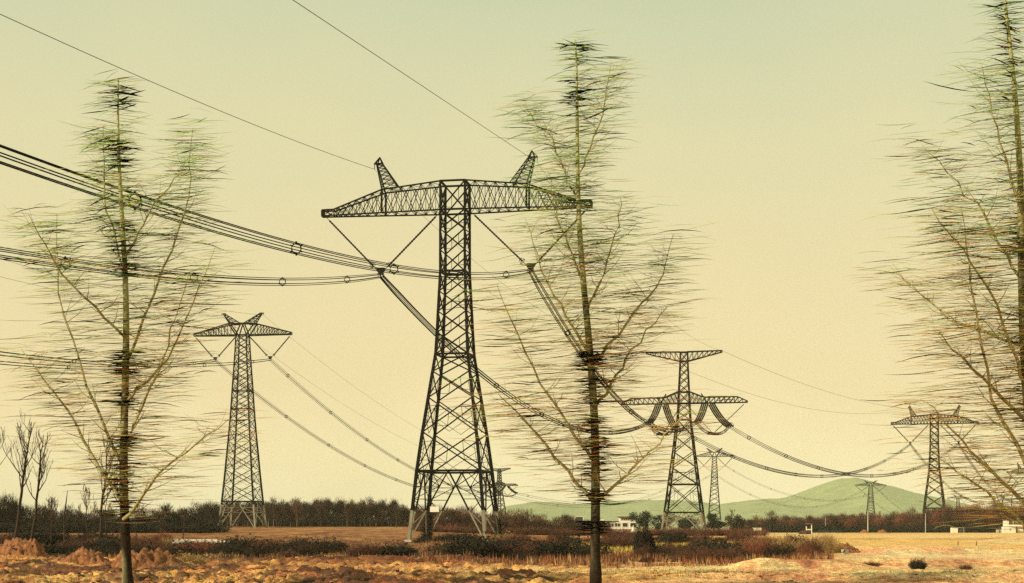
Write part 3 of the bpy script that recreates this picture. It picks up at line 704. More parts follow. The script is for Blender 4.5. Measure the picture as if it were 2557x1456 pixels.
# --- the three tall roadside trees
def roadside_tree(seed, base_u, top, Y, limbs, dark, label, n_pale, n_dark, rbase=.19):
    rn = random.Random(seed); k = FPX / Y; x0 = ux(base_u, Y); z0 = hz(x0, Y)
    root = empty('roadside_tree', (x0, Y, z0)); tag(root, label, 'tree', 'tall wispy trees close to the track')
    def L(u, v, dy=0): return Vector(((u - base_u) / k, dy, EYE - (v - V0) / k - z0))
    H = L(*top).z; tp = L(*top); tr = MB(); pts = []
    for i in range(41):
        t = i / 40; pts.append(Vector((tp.x * t ** 1.1 + .12 * math.sin(t * 9 + seed), .10 * math.sin(t * 7), H * t - (.3 if i == 0 else 0))))
    tr.tube(pts, [rbase * (1 - t) ** .8 * (1 if t > .03 else 1.25) + .025 for t in [i / 40 for i in range(41)]], 9); kk = 9
    for i in range(len(tr.v)):
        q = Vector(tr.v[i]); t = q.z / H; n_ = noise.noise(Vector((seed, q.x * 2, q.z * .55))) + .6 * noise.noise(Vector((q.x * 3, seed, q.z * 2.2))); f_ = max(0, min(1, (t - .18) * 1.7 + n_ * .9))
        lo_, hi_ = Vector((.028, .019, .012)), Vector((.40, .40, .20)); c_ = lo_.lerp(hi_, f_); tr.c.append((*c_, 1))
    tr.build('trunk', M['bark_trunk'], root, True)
    paths = [(pts, 1.0)]
    for lb in limbs:
        sg = rn.choice((-1, 1)) * rn.uniform(.1, .5); P_ = []; ctrl = [L(u, v) for u, v in lb]; c0 = ctrl[0]; ii = min(40, max(0, int(c0.z / H * 40))); ctrl[0] = pts[ii].copy()
        ctrl = [c + Vector((0, sg * (c - c0).length, 0)) for c in ctrl]
        n = 12
        for i in range(n + 1):
            f = i / n * (len(ctrl) - 1); a = min(len(ctrl) - 2, int(f)); P_.append(ctrl[a].lerp(ctrl[a+1], f - a) + (rv(rn, .05) if i else Vector()))
        r0 = rbase * (1 - ii / 40) * .30 + .02; m = MB(); m.tube(P_, [r0 * (1 - i / n) + .012 for i in range(n + 1)], 6)
        for i in range(2, n):
            for q_ in range(2):
                p = P_[i].lerp(P_[i-1], rn.random()); a_ = rn.random() * 6.283; dd = Vector((math.cos(a_), math.sin(a_) * .8, rn.uniform(.15, 1.0))).normalized(); L_ = rn.uniform(.5, 1.5); e_ = p + dd * L_ * .5 + rv(rn, .04)
                f_ = e_ + (dd + Vector((0, 0, .35)) + rv(rn, .15)).normalized() * L_ * .6; rr_ = r0 * (1 - i / n) * .4 + .008
                tri_beam(m, p, e_, rr_, rr_ * .7); tri_beam(m, e_, f_, rr_ * .7, .004); tri_beam(m, e_, e_ + (dd + rv(rn, .6)).normalized() * L_ * .35, rr_ * .5, .003)
        m.build('limb', M['bark_limb'], root, True); paths.append((P_, .8))
    f = MB()
    pal_hi = ((.50, .60, .24), (.32, .44, .18), (.74, .76, .36), (.10, .15, .05)); pal_lo = ((.74, .56, .22), (.56, .34, .13), (.82, .70, .32), (.13, .055, .025))
    def spray(c, L_, t, col, sl=.05):
        a = max(-.85, min(.85, rn.gauss(0, .5))) + (math.pi if rn.random() < .5 else 0); d = Vector((math.cos(a), math.sin(a), rn.gauss(sl * math.cos(a), .035))).normalized()
        b = Vector((-d.y, d.x, 0)).normalized(); u = Vector((0, 0, 1)); n = len(f.v); segs = [(-1, .08), (-.45, .75), (.1, 1), (.6, .55), (1, .05)]; cu = rn.uniform(-.04, .08) * L_
        for s_, w_ in segs:
            p = c + d * s_ * L_ / 2 + u * (cu * (1 - s_ * s_))
            for q in (b * t * 1.6 * w_, u * t * w_ * .5, -b * t * 1.6 * w_, -u * t * w_ * .5): f.v.append(tuple(p + q))
        for i in range(4):
            for j in range(4): e = (j + 1) % 4; f.f.append((n+i*4+j, n+i*4+e, n+(i+1)*4+e, n+(i+1)*4+j))
        f.c += [(*col, 1)] * 20
    def pick(P_, lo=.12):
        t = lo + (1 - lo) * rn.random(); g = t * (len(P_) - 1); i = min(len(P_) - 2, int(g)); return P_[i].lerp(P_[i+1], g - i)
    wts = [sum((a - b).length for a, b in zip(p, p[1:])) * (1.0 if i == 0 else 1.15) for i, (p, _) in enumerate(paths)]
    for i in range(n_pale + n_dark):
        pi = rn.choices(range(len(paths)), wts)[0]; p = pick(paths[pi][0], .22 if pi == 0 else .1); dk = i >= n_pale
        sg = (.62 if pi == 0 else .85) * (1.0 if not dk else .9); hgt = p.z / H
        c = p + Vector((rn.gauss(0, sg * (1.5 - hgt)), rn.gauss(0, sg), rn.gauss(0, .35)))
        if c.z > H + .1 or c.z < 1.2: continue
        hg = min(1, max(0, (c.z / H - .35) / .35 + rn.gauss(0, .15))); pr = (pal_hi, pal_lo)[0 if rn.random() < hg else 1]
        if dk: spray(c, rn.uniform(.9, 2.8), rn.uniform(.016, .045), tuple(q * .55 for q in pr[3]))
        else: spray(c, rn.uniform(.6, 2.4), rn.uniform(.006, .022), tuple(q * rn.uniform(.75, 1.2) for q in pr[rn.choice((0, 1, 2, 2, 0))]))
    for (v0, v1, n) in dark:                                            # dense dark tufts close on the trunk
        for i in range(n):
            v = rn.uniform(v0, v1); z = L(0, v).z; t = z / H; g = max(0, min(39.9, t * 40)); p = pts[int(g)].lerp(pts[int(g) + 1], g % 1)
            spray(p + Vector((rn.gauss(0, .26), rn.gauss(0, .2), rn.gauss(0, .04))), rn.uniform(.5, 1.5), rn.uniform(.02, .06), (.035, .024, .014), 0)
    f.build('foliage', M['leafy'], root)
    return root
roadside_tree(5, 1495, (1430, 98), 62, [
    [(1462, 900), (1570, 800), (1650, 700), (1700, 560)], [(1455, 760), (1530, 620), (1560, 480)], [(1462, 860), (1380, 740), (1310, 560)],
    [(1440, 500), (1380, 330), (1310, 225)], [(1470, 1150), (1350, 960), (1240, 720)], [(1482, 1240), (1340, 1090), (1235, 980)],
    [(1482, 1260), (1600, 1150), (1720, 1020)], [(1465, 1000), (1570, 890), (1680, 740)], [(1440, 420), (1500, 300), (1520, 170)], [(1450, 700), (1400, 560), (1370, 420)]],
    [(870, 925, 60), (935, 1010, 46), (1035, 1075, 36), (1090, 1120, 40), (1130, 1200, 60), (1225, 1255, 44), (1300, 1330, 40), (110, 135, 12), (190, 270, 26)],
    'tall wispy tree with level sprays, standing between the two biggest pylons', 3300, 340)
roadside_tree(9, 318, (300, 195), 62, [
    [(300, 900), (390, 660), (440, 450), (432, 262)], [(298, 700), (235, 470), (215, 270)], [(305, 1130), (420, 900), (490, 700)], [(305, 1150), (190, 960), (90, 700), (60, 480)],
    [(310, 1250), (150, 1020), (20, 860)], [(312, 1270), (430, 1170), (600, 1060)], [(300, 640), (390, 520), (500, 400)], [(304, 1000), (430, 900), (560, 640)], [(300, 820), (180, 700), (110, 560)]],
    [(875, 915, 50), (920, 935, 30), (980, 1020, 36), (1085, 1115, 46), (1120, 1210, 60), (560, 700, 60), (210, 270, 30), (350, 420, 40), (1220, 1290, 40)],
    'tall wispy tree with level sprays, nearest the left edge', 3100, 350, .19)
roadside_tree(14, 2600, (2500, -150), 62, [
    [(2590, 1200), (2450, 1000), (2370, 740), (2330, 560)], [(2580, 960), (2440, 740), (2270, 560)], [(2560, 700), (2450, 500), (2320, 330)], [(2590, 1290), (2420, 1150), (2260, 1010)],
    [(2540, 500), (2470, 330), (2420, 190)], [(2590, 1330), (2480, 1230), (2340, 1130)], [(2590, 1100), (2680, 900), (2800, 700)], [(2560, 620), (2650, 420), (2700, 200)], [(2575, 860), (2400, 790), (2270, 640)], [(2590, 1050), (2400, 930), (2290, 840)]],
    [(0, 250, 60), (560, 640, 40), (760, 900, 60), (950, 1100, 60)],
    'tall wispy tree with level sprays, half cut off by the right edge', 4300, 460, .24)

# --- young bare trees and a dead stem on the left
GY = 'young bare trees on the left'
sapling('young_tree', 21, 15.8, 'leftmost full young bare tree, tall and forked, left of its twin', 36, 190, GY, (1.9, 0), 14, .42, .24)
sapling('young_tree', 25, 14.4, 'second young bare tree from the left, ascending branches', 80, 192, GY, (1.0, .3), 14, .40, .22)
sapling('young_tree', 23, 15.0, 'bare tree mostly cut off by the left edge of the photo', -22, 190, GY, (.4, 0), 12, .5, .17)
sapling('young_tree', 28, 13.2, 'slim bare tree just left of the trunk of the left wispy tree', 249, 186, GY, (.7, 0), 15, .38, .20, ('bark_dark', 'twig'))
sapling('young_tree', 31, 9.2, 'shorter bare tree just right of the trunk of the left wispy tree', 300, 182, GY, (.9, 0), 9, .45, .13)
sapling('young_tree', 33, 7.4, 'thin low bare tree left of the slim one', 222, 186, GY, (.2, 0), 9, .4, .09, ('bark_dark', 'twig'))
sapling('young_tree', 35, 6.6, 'thinnest low bare tree between the slim and the shorter one', 270, 186, GY, (.1, 0), 8, .35, .07, ('bark_dark', 'twig'))
sn = MB(); sn.tube([(0, 0, -.2), (.05, 0, 2), (.0, .1, 4), (.25, 0, 5.6), (.45, 0, 7.2)], [.14, .12, .11, .08, .03], 7); x = ux(160, 190)
o = sn.build('dead_trunk', M['bark_dark']); o.location = (x, 190, hz(x, 190)); tag(o, 'leafless dead stem like a leaning pole between the young bare trees', 'dead tree')

# --- plantation, belts and hedgerow trees
F1 = [proto_tree('plantation_tree', 40 + i, 10.5, 2.3, .34, 700, ('twig', 'twig_dark', 'twig', 'twig_mid')[i % 4], ('bark_pale', 'bark_dark', 'bark_dark', 'bark_pale', 'bark_dark')[i % 5]) for i in range(5)]
for row, (Y, n, dz) in enumerate(((588, 34, 0), (594, 34, .2), (602, 34, .4), (612, 34, .7))):
    for i in range(n):
        u = 527 + (1040 - 527) * (i + rnd.uniform(.1, .9)) / n; x = ux(u, Y); t = (u - 527) / 513; hs = .70 + .11 * math.sin(t * 3.0) + rnd.gauss(0, .10) - (.12 if t > .9 else 0)
        put(rnd.choice(F1), x, Y + rnd.uniform(-2, 2), 'slender bare tree in the dense dark plantation between the left and the tallest pylon', 'tree', 'dark plantation trees', (1, 1, hs))
drop_unused(F1)
F2 = [proto_tree('belt_tree', 60 + i, 7.0, 2.1, .12, 520, ('twig_dark', 'twig', 'twig_dark', 'shrub_dark')[i % 4], 'bark_dark') for i in range(4)]
for Y, n in ((375, 24), (392, 30), (410, 34), (440, 34)):
    for i in range(n):
        u = -60 + 600 * (i + rnd.uniform(.1, .9)) / n; hs = (1.0 if u < 60 else .62 if u < 260 else .56 if u < 400 else .72) + rnd.gauss(0, .16); x = ux(u, Y)
        put(rnd.choice(F2), x, Y + rnd.uniform(-3, 3), 'low dark bare tree in the ragged belt behind the young trees on the left', 'tree', 'ragged tree belt on the left', (1, 1, hs))
F3 = [proto_tree('brown_tree', 70 + i, 6.2, 2.2, .10, 520, ('twig', 'twig_mid', 'twig_mid')[i % 3], 'bark_dark') for i in range(3)]
for Y, n in ((415, 26), (430, 30), (455, 34)):
    for i in range(n):
        u = 1035 + 480 * (i + rnd.uniform(.1, .9)) / n; hs = (.9 if u < 1180 else .75 if u < 1340 else .6) + rnd.gauss(0, .15); x = ux(u, Y)
        put(rnd.choice(F3), x, Y + rnd.uniform(-3, 3), 'brown bare tree in the low row behind the tallest pylon and right of it', 'tree', 'brown trees behind the tallest pylon', (1, 1, hs))
F4 = [proto_tree('russet_tree', 80 + i, 6.4, 2.6, .08, 560, ('twig_mid', 'twig_red', 'twig_mid', 'twig')[i % 4], 'bark_dark') for i in range(4)]
for Y, n in ((604, 50), (612, 56), (622, 56), (636, 50)):
    for i in range(n):
        u = 1850 + 740 * (i + rnd.uniform(.1, .9)) / n; x = ux(u, Y)
        hs = (.70 + .28 * (u - 1850) / 400 if u < 2250 else 1.0 + .45 * min(1, (u - 2250) / 140)) + rnd.gauss(0, .12)
        put(rnd.choice(F4), x, Y + rnd.uniform(-3, 3), 'russet bare tree in the long row along the far edge of the golden field', 'tree', 'russet tree row', (1, 1, hs))
sapling('bare_tree', 91, 8.2, 'round crowned bare tree rising above the russet row below the green hill', 2196, 606, None, nb=16, base=.3, rt=.16, mats=('bark_dark', 'twig_mid'))
sapling('bare_tree', 92, 6.8, 'small bare tree sticking out of the russet row left of the round crowned one', 2086, 606, None, nb=14, base=.3, rt=.14, mats=('bark_dark', 'twig_mid'))
sapling('bare_tree', 94, 6.0, 'low dark bare tree right of the foot of the pylon with thick insulators', 1828, 300, None, nb=14, base=.22, rt=.14, mats=('bark_dark', 'twig'))
sapling('bare_tree', 95, 8.6, 'dark wide bare tree standing out before the plantation', 990, 560, None, nb=14, base=.25, rt=.2, mats=('bark_dark', 'twig_dark'))
def evergreen(seed, u, Y, H, Wd, label):
    rn = random.Random(seed); x = ux(u, Y); root = empty('evergreen_tree', (x, Y, hz(x, Y))); tag(root, label, 'tree', None)
    t = MB(); t.tube([(0, 0, 0), (.1, 0, H * .3), (0, .1, H * .6)], [.3, .22, .1], 6); t.build('trunk', M['bark_dark'], root)
    m = MB(); cl = [Vector((rn.gauss(0, Wd * .22), rn.gauss(0, Wd * .2), H * rn.uniform(.28, .88))) for _ in range(16)]
    for i in range(2600):
        c = cl[i % 16]; rr = Wd * .17; d = rv(rn, 1).normalized() * rr * rn.random() ** .35; d.z *= .85; leafquad(m, rn, c + d, rn.uniform(.14, .34))
    m.build('crown', M['evergreen'], root)
evergreen(3, 1606, 510, 7.8, 9.5, 'round dark evergreen tree right of the white house')
evergreen(4, 1655, 530, 6.6, 8.5, 'flat topped dark evergreen behind and right of the round one')
evergreen(6, 1722, 520, 5.6, 8.5, 'low dark evergreen seen through the legs of the pylon with thick insulators')
evergreen(7, 1782, 520, 7.2, 7.0, 'dark evergreen just right of the legs of the pylon with thick insulators')
evergreen(8, 1836, 525, 6.4, 8.0, 'dark evergreen at the left end of the russet row, sloping down to the right')

# --- shrubs, reeds and weeds
BD = [proto_bush('dark_shrub', 100 + i, 120, 'shrub_dark', 650, 1.0, 1.0, .012, .055) for i in range(4)]
BR = [proto_bush('rusty_shrub', 110 + i, 170, 'twig_mid' if i else 'twig_red', 220, 1.0, 1.0, .012, .035, 'shrub_rust') for i in range(4)]
RD = [proto_bush('reed_clump', 120 + i, 130, ('twig_red', 'twig_mid', 'straw')[i], 0, 1.0, .8, .010) for i in range(3)]
def shrubs(ps, u0, u1, v0, v1, n, h0, h1, wd, label, cat, group, only=None):
    for i in range(n):
        u = rnd.uniform(u0, u1); v = rnd.uniform(v0, v1); Y = EYE * FPX / (v - V0); x = ux(u, Y); h = rnd.uniform(h0, h1)
        g = float(fbm(np.array(x / 3.5 + 7), np.array(Y / 12), 2)); h *= max(.35, min(1.35, 1 + 1.6 * g)); q = ps if rnd.random() > .28 or ps is RD else (BR if ps is BD else BD)
        put(rnd.choice(q), x, Y, label.replace('dark ', '') if q is BR and ps is BD else label.replace('rusty ', '') if q is BD and ps is BR else label, cat, group, (h * wd * rnd.uniform(.7, 1.1), h * wd, h))
shrubs(BD, 110, 380, 1370, 1392, 26, .9, 1.7, 1.5, 'low dark shrub in the black thicket around the feet of the young bare trees', 'shrub', 'black thicket on the left')
shrubs(BD, 380, 700, 1372, 1388, 22, .7, 1.3, 1.6, 'low dark shrub in the strip across the churned field on the left', 'shrub', 'dark shrubs on the left field')
shrubs(BD, 640, 1010, 1380, 1392, 20, .7, 1.2, 1.6, 'low dark shrub in the middle of the strip in front of the plain field', 'shrub', 'dark shrubs before the plain field')
shrubs(BD, 1110, 1250, 1388, 1398, 14, .9, 1.5, 1.6, 'dark shrub in the dense clump below and right of the tallest pylon', 'shrub', 'dark clump below the tallest pylon')
shrubs(BD, 1255, 1500, 1388, 1402, 18, .7, 1.4, 1.5, 'dark shrub between the dense clump and the trunk of the middle wispy tree', 'shrub', 'dark shrubs left of the middle trunk')
shrubs(BR, 1250, 1600, 1352, 1372, 22, .8, 1.7, 1.3, 'rusty shrub on the weedy plot beyond the middle wispy tree', 'shrub', 'rusty shrubs on the weedy plot')
shrubs(BR, 1600, 1900, 1378, 1400, 30, .5, 1.8, .6, 'tall rusty shrub in the thicket below the pylon with thick insulators', 'shrub', 'tall rusty thicket')
shrubs(BD, 1560, 1860, 1392, 1408, 24, .7, 1.4, 1.3, 'dark low shrub at the foot of the tall rusty thicket', 'shrub', 'dark foot of the rusty thicket')
shrubs(BR, 1850, 1990, 1384, 1402, 14, .6, 1.2, .8, 'rusty shrub at the right end of the tall thicket', 'shrub', 'right end of the thicket')
shrubs(RD, 1870, 2075, 1376, 1398, 46, .8, 1.6, .8, 'clump of dry upright reeds left of the golden field', 'reeds', 'dry reeds left of the golden field')
shrubs(BR, 1560, 1850, 1345, 1358, 15, 1.0, 2.2, 1.1, 'rusty shrub around the feet of the pylon with thick insulators', 'shrub', 'shrubs at the feet of the small topped pylon')
for k_, (u_, H_, lb_) in enumerate(((128, 6.5, 'small wiry bare tree right of the two tall young ones'), (196, 5.6, 'short wiry bare tree left of the thin low one'), (340, 6.2, 'wiry bare tree just right of the left wispy trunk'), (398, 4.8, 'lowest wiry bare tree, further right of the left wispy trunk'), (455, 5.4, 'wiry bare tree close to the left pylon, on its left'))):
    sapling('young_tree', 300 + k_, H_, lb_, u_, 205 + 9 * k_, None, (.2, 0), 10, .3, .09, ('bark_dark', 'twig'))
def far_brush(u0, u1, Y, n, h0, h1, ps, label, group):
    for i in range(n):
        x = ux(u0 + (u1 - u0) * (i + rnd.random()) / n, Y); hh = rnd.uniform(h0, h1); put(rnd.choice(ps), x, Y + rnd.uniform(-1.5, 1.5), label, 'shrub', group, (hh * 1.5, hh * 1.3, hh))
far_brush(515, 1045, 626, 54, 3.2, 4.6, BD, 'dark undergrowth bush deep behind the trunks of the plantation', 'undergrowth behind the plantation')
far_brush(-40, 535, 368, 40, 1.6, 3.0, BD, 'dark bush along the foot of the ragged tree belt on the left', 'bushes under the ragged belt')
far_brush(1040, 1900, 408, 50, 1.6, 2.8, BR, 'brown bush along the foot of the low trees beyond the tallest pylon', 'bushes under the brown trees')
far_brush(1850, 2580, 600, 60, 2.4, 3.8, BD, 'dark bush along the foot of the russet row', 'bushes under the russet row')
shrubs(BD, 0, 260, 1352, 1364, 18, 1.2, 2.4, 1.4, 'dark shrub at the left edge behind the young trees', 'shrub', 'dark shrubs at the left edge')
shrubs(RD, 120, 420, 1356, 1372, 26, .9, 1.8, .9, 'pale dry reed clump between the young bare trees', 'reeds', 'pale reeds between the young trees')
shrubs(BD, 1045, 1260, 1350, 1358, 16, .7, 1.5, 1.3, 'dark shrub between the feet of the tallest pylon', 'shrub', 'shrubs among the feet of the tallest pylon')
put(proto_bush('dark_shrub', 131, 260, 'shrub_dark', 2200, 1, 1, .015, .06), ux(1610, 132), 132, 'black upright bush at the left end of the tall rusty thicket', 'shrub', None, (1.0, 1.0, 2.6))
put(proto_bush('rusty_shrub', 132, 300, 'straw', 900, 1, 1, .014, .05, 'straw'), ux(465, 104), 104, 'round straw coloured bush on the churned soil right of the left wispy tree', 'shrub', None, (1.8, 1.5, 1.1))
put(proto_bush('grass_tuft', 133, 240, 'shrub_dark', 0, 1, 1, .014), ux(2292, 91), 91, 'dark grass tuft standing alone in the bright bank on the right', 'grass tuft', None, (.75, .6, .8))
put(proto_bush('grass_tuft', 134, 160, 'twig_mid', 0, 1, 1, .012), ux(2410, 90), 90, 'smaller brown grass tuft right of the dark one', 'grass tuft', None, (.7, .5, .4))
put(proto_bush('grass_tuft', 135, 160, 'twig_mid', 0, 1, 1, .012), ux(2178, 91), 91, 'low brown grass tuft left of the dark one', 'grass tuft', None, (.7, .5, .35))
put(proto_bush('straw_heap', 136, 320, 'straw', 500, 1, 1, .016, .06, 'straw'), ux(1262, 246), 246, 'heap of pale straw beside the right foot of the tallest pylon', 'straw heap', None, (2.2, 1.6, 1.6))
# ivy climbing the two rear legs of the tallest pylon
def ivy(k, top, label, seed, fat=.6):
    rn = random.Random(seed); mw = Matrix.LocRotScale(T1[0].location, T1[0].rotation_euler, T1[0].scale); a = mw @ cor(0, 6.45)[k]; b = mw @ cor(11.8, 5.35)[k]; m = MB(); O = a.copy(); st = MB()
    for i in range(int(900 * top)):
        z = top * rn.random() ** 1.4; p = a.lerp(b, z / 11.8) - O; w_ = fat * (1.1 - z / top) + .12; leafquad(m, rn, p + Vector((rn.gauss(0, w_ * .6), rn.gauss(0, w_ * .6), 0)), rn.uniform(.06, .16))
    r_ = empty('climbing_ivy', O); tag(r_, label, 'climbing plant'); st.tube([Vector((.1, -.3, 0)), (b - O) * (top / 11.8 * .5) + Vector((.1, -.3, 0)), (b - O) * (top / 11.8) + Vector((0, -.25, 0))], [.08, .06, .03], 5)
    st.build('stem', M['bark_dark'], r_); m.build('foliage', M['shrub_dark'], r_)
ivy(3, 8.0, 'dark ivy climbing high up the rear left leg of the tallest pylon', 5, .75)
ivy(2, 4.4, 'dark ivy on the rear right leg of the tallest pylon', 6, .6)

def scatter():
    rs = np.random.RandomState(5); m = MB()
    cols = {'rust': (.24, .095, .04), 'straw': (.45, .30, .12), 'dark': (.055, .035, .02), 'crop': (.62, .52, .06), 'red': (.26, .075, .035)}
    def blades(n, u0, u1, v0, v1, names, h0, h1, w_, patch=.0):
        k = 0
        while k < n:
            u = rs.uniform(u0, u1); v = rs.uniform(v0, v1); Y = EYE * FPX / (v - V0); x = ux(u, Y)
            if float(fbm(np.array(x / 5), np.array(Y / 7), 3)) < patch: k += .3; continue
            z = hz(x, Y); c = cols[names[rs.randint(len(names))]]; f = rs.uniform(.7, 1.3)
            for q in range(3):
                a = rs.uniform(0, 3.14); h = rs.uniform(h0, h1); dx, dy = math.cos(a) * w_, math.sin(a) * w_; lx, ly = rs.normal(0, .12, 2) * h; ox, oy = rs.normal(0, .1, 2)
                m.poly([(x+ox-dx, Y+oy-dy, z-.03), (x+ox+dx, Y+oy+dy, z-.03), (x+ox+lx, Y+oy+ly, z+h)], (c[0]*f, c[1]*f, c[2]*f, 1))
            k += 1
    blades(11000, 1050, 2080, 1345, 1412, ['rust', 'rust', 'red', 'dark', 'straw'], .15, .7, .03, -.15)
    blades(5000, 0, 1100, 1350, 1400, ['dark', 'rust', 'straw', 'dark'], .15, .5, .03, -.05)
    blades(5000, 1330, 1950, 1358, 1384, ['crop', 'crop', 'straw'], .2, .5, .05, -.2)
    blades(3000, 1000, 2000, 1405, 1450, ['rust', 'straw', 'dark'], .05, .2, .012, .08)
    blades(1500, 1900, 2700, 1405, 1455, ['rust', 'straw', 'rust'], .04, .18, .012, .12)
    blades(2500, 0, 1000, 1395, 1455, ['rust', 'straw', 'dark'], .05, .28, .012, .05)
    o = m.build('dry_weeds', M['tint']); tag(o, 'dry rusty weeds and grass scattered over the fields', 'grass', kind='stuff')
    m = MB()
    ph = (1 + 5 ** .5) / 2; ico = [Vector(v).normalized() for v in ((-1, ph, 0), (1, ph, 0), (-1, -ph, 0), (1, -ph, 0), (0, -1, ph), (0, 1, ph), (0, -1, -ph), (0, 1, -ph), (ph, 0, -1), (ph, 0, 1), (-ph, 0, -1), (-ph, 0, 1))]
    fc = ((0,11,5),(0,5,1),(0,1,7),(0,7,10),(0,10,11),(1,5,9),(5,11,4),(11,10,2),(10,7,6),(7,1,8),(3,9,4),(3,4,2),(3,2,6),(3,6,8),(3,8,9),(4,9,5),(2,4,11),(6,2,10),(8,6,7),(9,8,1))
    def lumps(n, u0, u1, v0, v1, s0, s1):
        for i in range(n):
            u = rs.uniform(u0, u1); v = rs.uniform(v0, v1); Y = EYE * FPX / (v - V0); x = ux(u, Y)
            if float(fbm(np.array(x / 3), np.array(Y / 4), 3)) < 0: continue
            z = hz(x, Y); s = s0 + (s1 - s0) * rs.rand() ** 3; n0 = len(m.v); c = ((.50, .27, .10), (.30, .12, .05), (.20, .09, .04), (.08, .045, .025))[rs.randint(4)]
            for p in ico: q = p * s * rs.uniform(.7, 1.25); m.v.append((x + q.x * 1.3, Y + q.y, z + q.z * .6)); m.c.append((*c, 1))
            m.f += [(a + n0, b + n0, d + n0) for a, b, d in fc]
    lumps(9000, -60, 1150, 1392, 1470, .03, .20); lumps(3000, 1000, 2000, 1405, 1470, .02, .13); lumps(1500, 1950, 2650, 1432, 1470, .02, .10); lumps(500, 560, 1250, 1370, 1400, .05, .3)
    o = m.build('clods', M['tint']); tag(o, 'loose clods of earth strewn over the churned foreground', 'soil', kind='stuff')
scatter()

def mound(u, Y, wx, wy, h, label, mk='soil_red', seed=1, name='soil_mound', group=None):
    x = ux(u, Y); n = 44; v = []; f = []
    for i in range(n + 1):
        for j in range(n + 1):
            a, b = i / n * 2 - 1, j / n * 2 - 1; r2 = math.hypot(a, b); k = max(0, 1 - r2) ; s = k * k * (3 - 2 * k)
            z = h * (s ** .6) * (1 + .5 * noise.fractal(Vector((a * 2.5 + seed, b * 2.5, seed)), 1, 2, 4)) + .42 * h * noise.fractal(Vector((a * 7, b * 7, seed)), .7, 2.2, 5) * min(1, k * 4) - (.25 if k <= 0 else 0)
            X, Y_ = x + a * wx, Y + b * wy; v.append((a * wx, b * wy, z + hz(X, Y_) - hz(x, Y)))
    for i in range(n):
        for j in range(n): q = i * (n + 1) + j; f.append((q, q + n + 1, q + n + 2, q + 1))
    m = MB(); m.v = v; m.f = f; o = m.build(name, M[mk], None, True); o.location = (x, Y, hz(x, Y)); tag(o, label, 'soil heap', group)
mound(45, 112, 2.7, 2.0, 1.25, 'big red soil mound at the left edge below the young bare trees', seed=2)
mound(345, 92, 2.9, 1.9, .95, 'red soil mound at the foot of the left wispy tree', seed=5)
mound(215, 98, 2.2, 1.5, .75, 'lower pale soil mound between the two red ones', 'soil_red', seed=7)
mound(830, 76, 3.4, 1.3, .34, 'dark clod heap at the bottom edge left of the middle', 'soil_dark', seed=9)
mound(1255, 75, 2.4, 1.0, .40, 'dark broken soil heap at the bottom edge below the tallest pylon', 'soil_dark', seed=11)
mound(1090, 138, 3.2, 1.6, .55, 'rubble heap of pale soil on the strip left of the dense clump', 'soil_red', seed=13)
mound(2107, 136, 1.6, 1.0, .62, 'red clod heap beside the concrete block in the golden field', 'soil_red', seed=15)
mound(2158, 578, 2.0, 1.4, 1.0, 'small brick red heap left of the foot of the thick pole', 'soil_red', seed=17)
mound(2204, 578, 2.4, 1.4, 1.1, 'small brick red heap right of the foot of the thick pole', 'soil_red', seed=19)
mound(2008, 480, 2.2, 1.4, 1.1, 'dark brown heap near the small white gate at the field edge', 'soil_dark', seed=21)

# ------------------------------------------------------------------ buildings and small things
def bpart(name, root, mk, *boxes):
    m = MB()
    for c, s in boxes: m.box(c, s)
    return m.build(name, M[mk], root)
def window(root, x, y, z, w_, h, mullions=1):
    fr = MB(); t = .10
    fr.box((x, y, z + h/2), (w_ + .2, .12, t)); fr.box((x, y, z - h/2), (w_ + .2, .12, t))
    for i in range(mullions + 2): fr.box((x - w_/2 + w_ * i / (mullions + 1), y - .004, z), (t, .10, h - t))
    o = fr.build('window', M['white'], root); g = MB(); g.box((x, y + .03, z), (w_ - .02, .03, h - .02)); g.build('pane', M['pane'], o); return o
def house_root(name, u, Y, label, rz=0, cat='house'):
    x = ux(u, Y); r = empty(name, (x, Y, hz(x, Y) - .05), rz); tag(r, label, cat); return r
h = house_root('white_house', 1552, 520, 'white two storey house with long dark windows left of the round evergreen')
bpart('wall', h, 'white', ((0, 3, 2.9), (10.6, 6, 2.6)), ((-.2, 3.2, .8), (10.0, 5.6, 1.6)), ((2.2, 3.2, 5.0), (5.6, 5.0, 1.6)))
bpart('roof', h, 'roof', ((2.2, 3.0, 5.92), (6.6, 6.2, .22)), ((-3.2, 3.0, 4.32), (4.6, 6.4, .22)))
for a in (-3.6, -1.4): window(h, a, -.06, 3.1, 1.9, 1.2, 1)
window(h, 1.2, -.06, 3.1, 1.8, 1.4, 0); window(h, 3.9, -.06, 3.1, 1.8, 1.4, 0); window(h, 2.2, .64, 5.1, 4.6, .8, 5)
bpart('balcony', h, 'white', ((2.6, -.55, 1.72), (5.4, 1.0, .16)), ((2.6, -1.02, 2.05), (5.4, .06, .10)))
h = house_root('low_house', 1470, 540, 'long low red brick house with a white edged dark block on its roof')
bpart('wall', h, 'brick', ((0, 3, 2.0), (15.0, 6, 4.0)))
rf = bpart('roof', h, 'white', ((0, 3, 4.1), (15.6, 6.6, .2)))
bpart('roof_room', h, 'white', ((-3.4, 2.2, 5.2), (3.2, 2.4, 2.0))); bpart('door', h, 'pane', ((-3.4, .95, 5.15), (2.6, .06, 1.7)))
for a in (-5.6, -2.4, .8, 4.0): window(h, a, -.06, 2.5, 1.5, 1.2, 1)
bpart('gable', h, 'white', ((4.8, 2.0, 4.7), (1.4, .3, 1.0)))
h = house_root('villa', 2544, 585, 'white villa with rounded balcony and dark roof at the right edge')
bpart('wall', h, 'white', ((-1.6, 3, 3.9), (5.6, 5, 2.7)), ((-3.6, 1.2, 1.2), (4.6, 3.0, 2.4)), ((3.8, 4, 1.5), (7.6, 5, 3.0)))
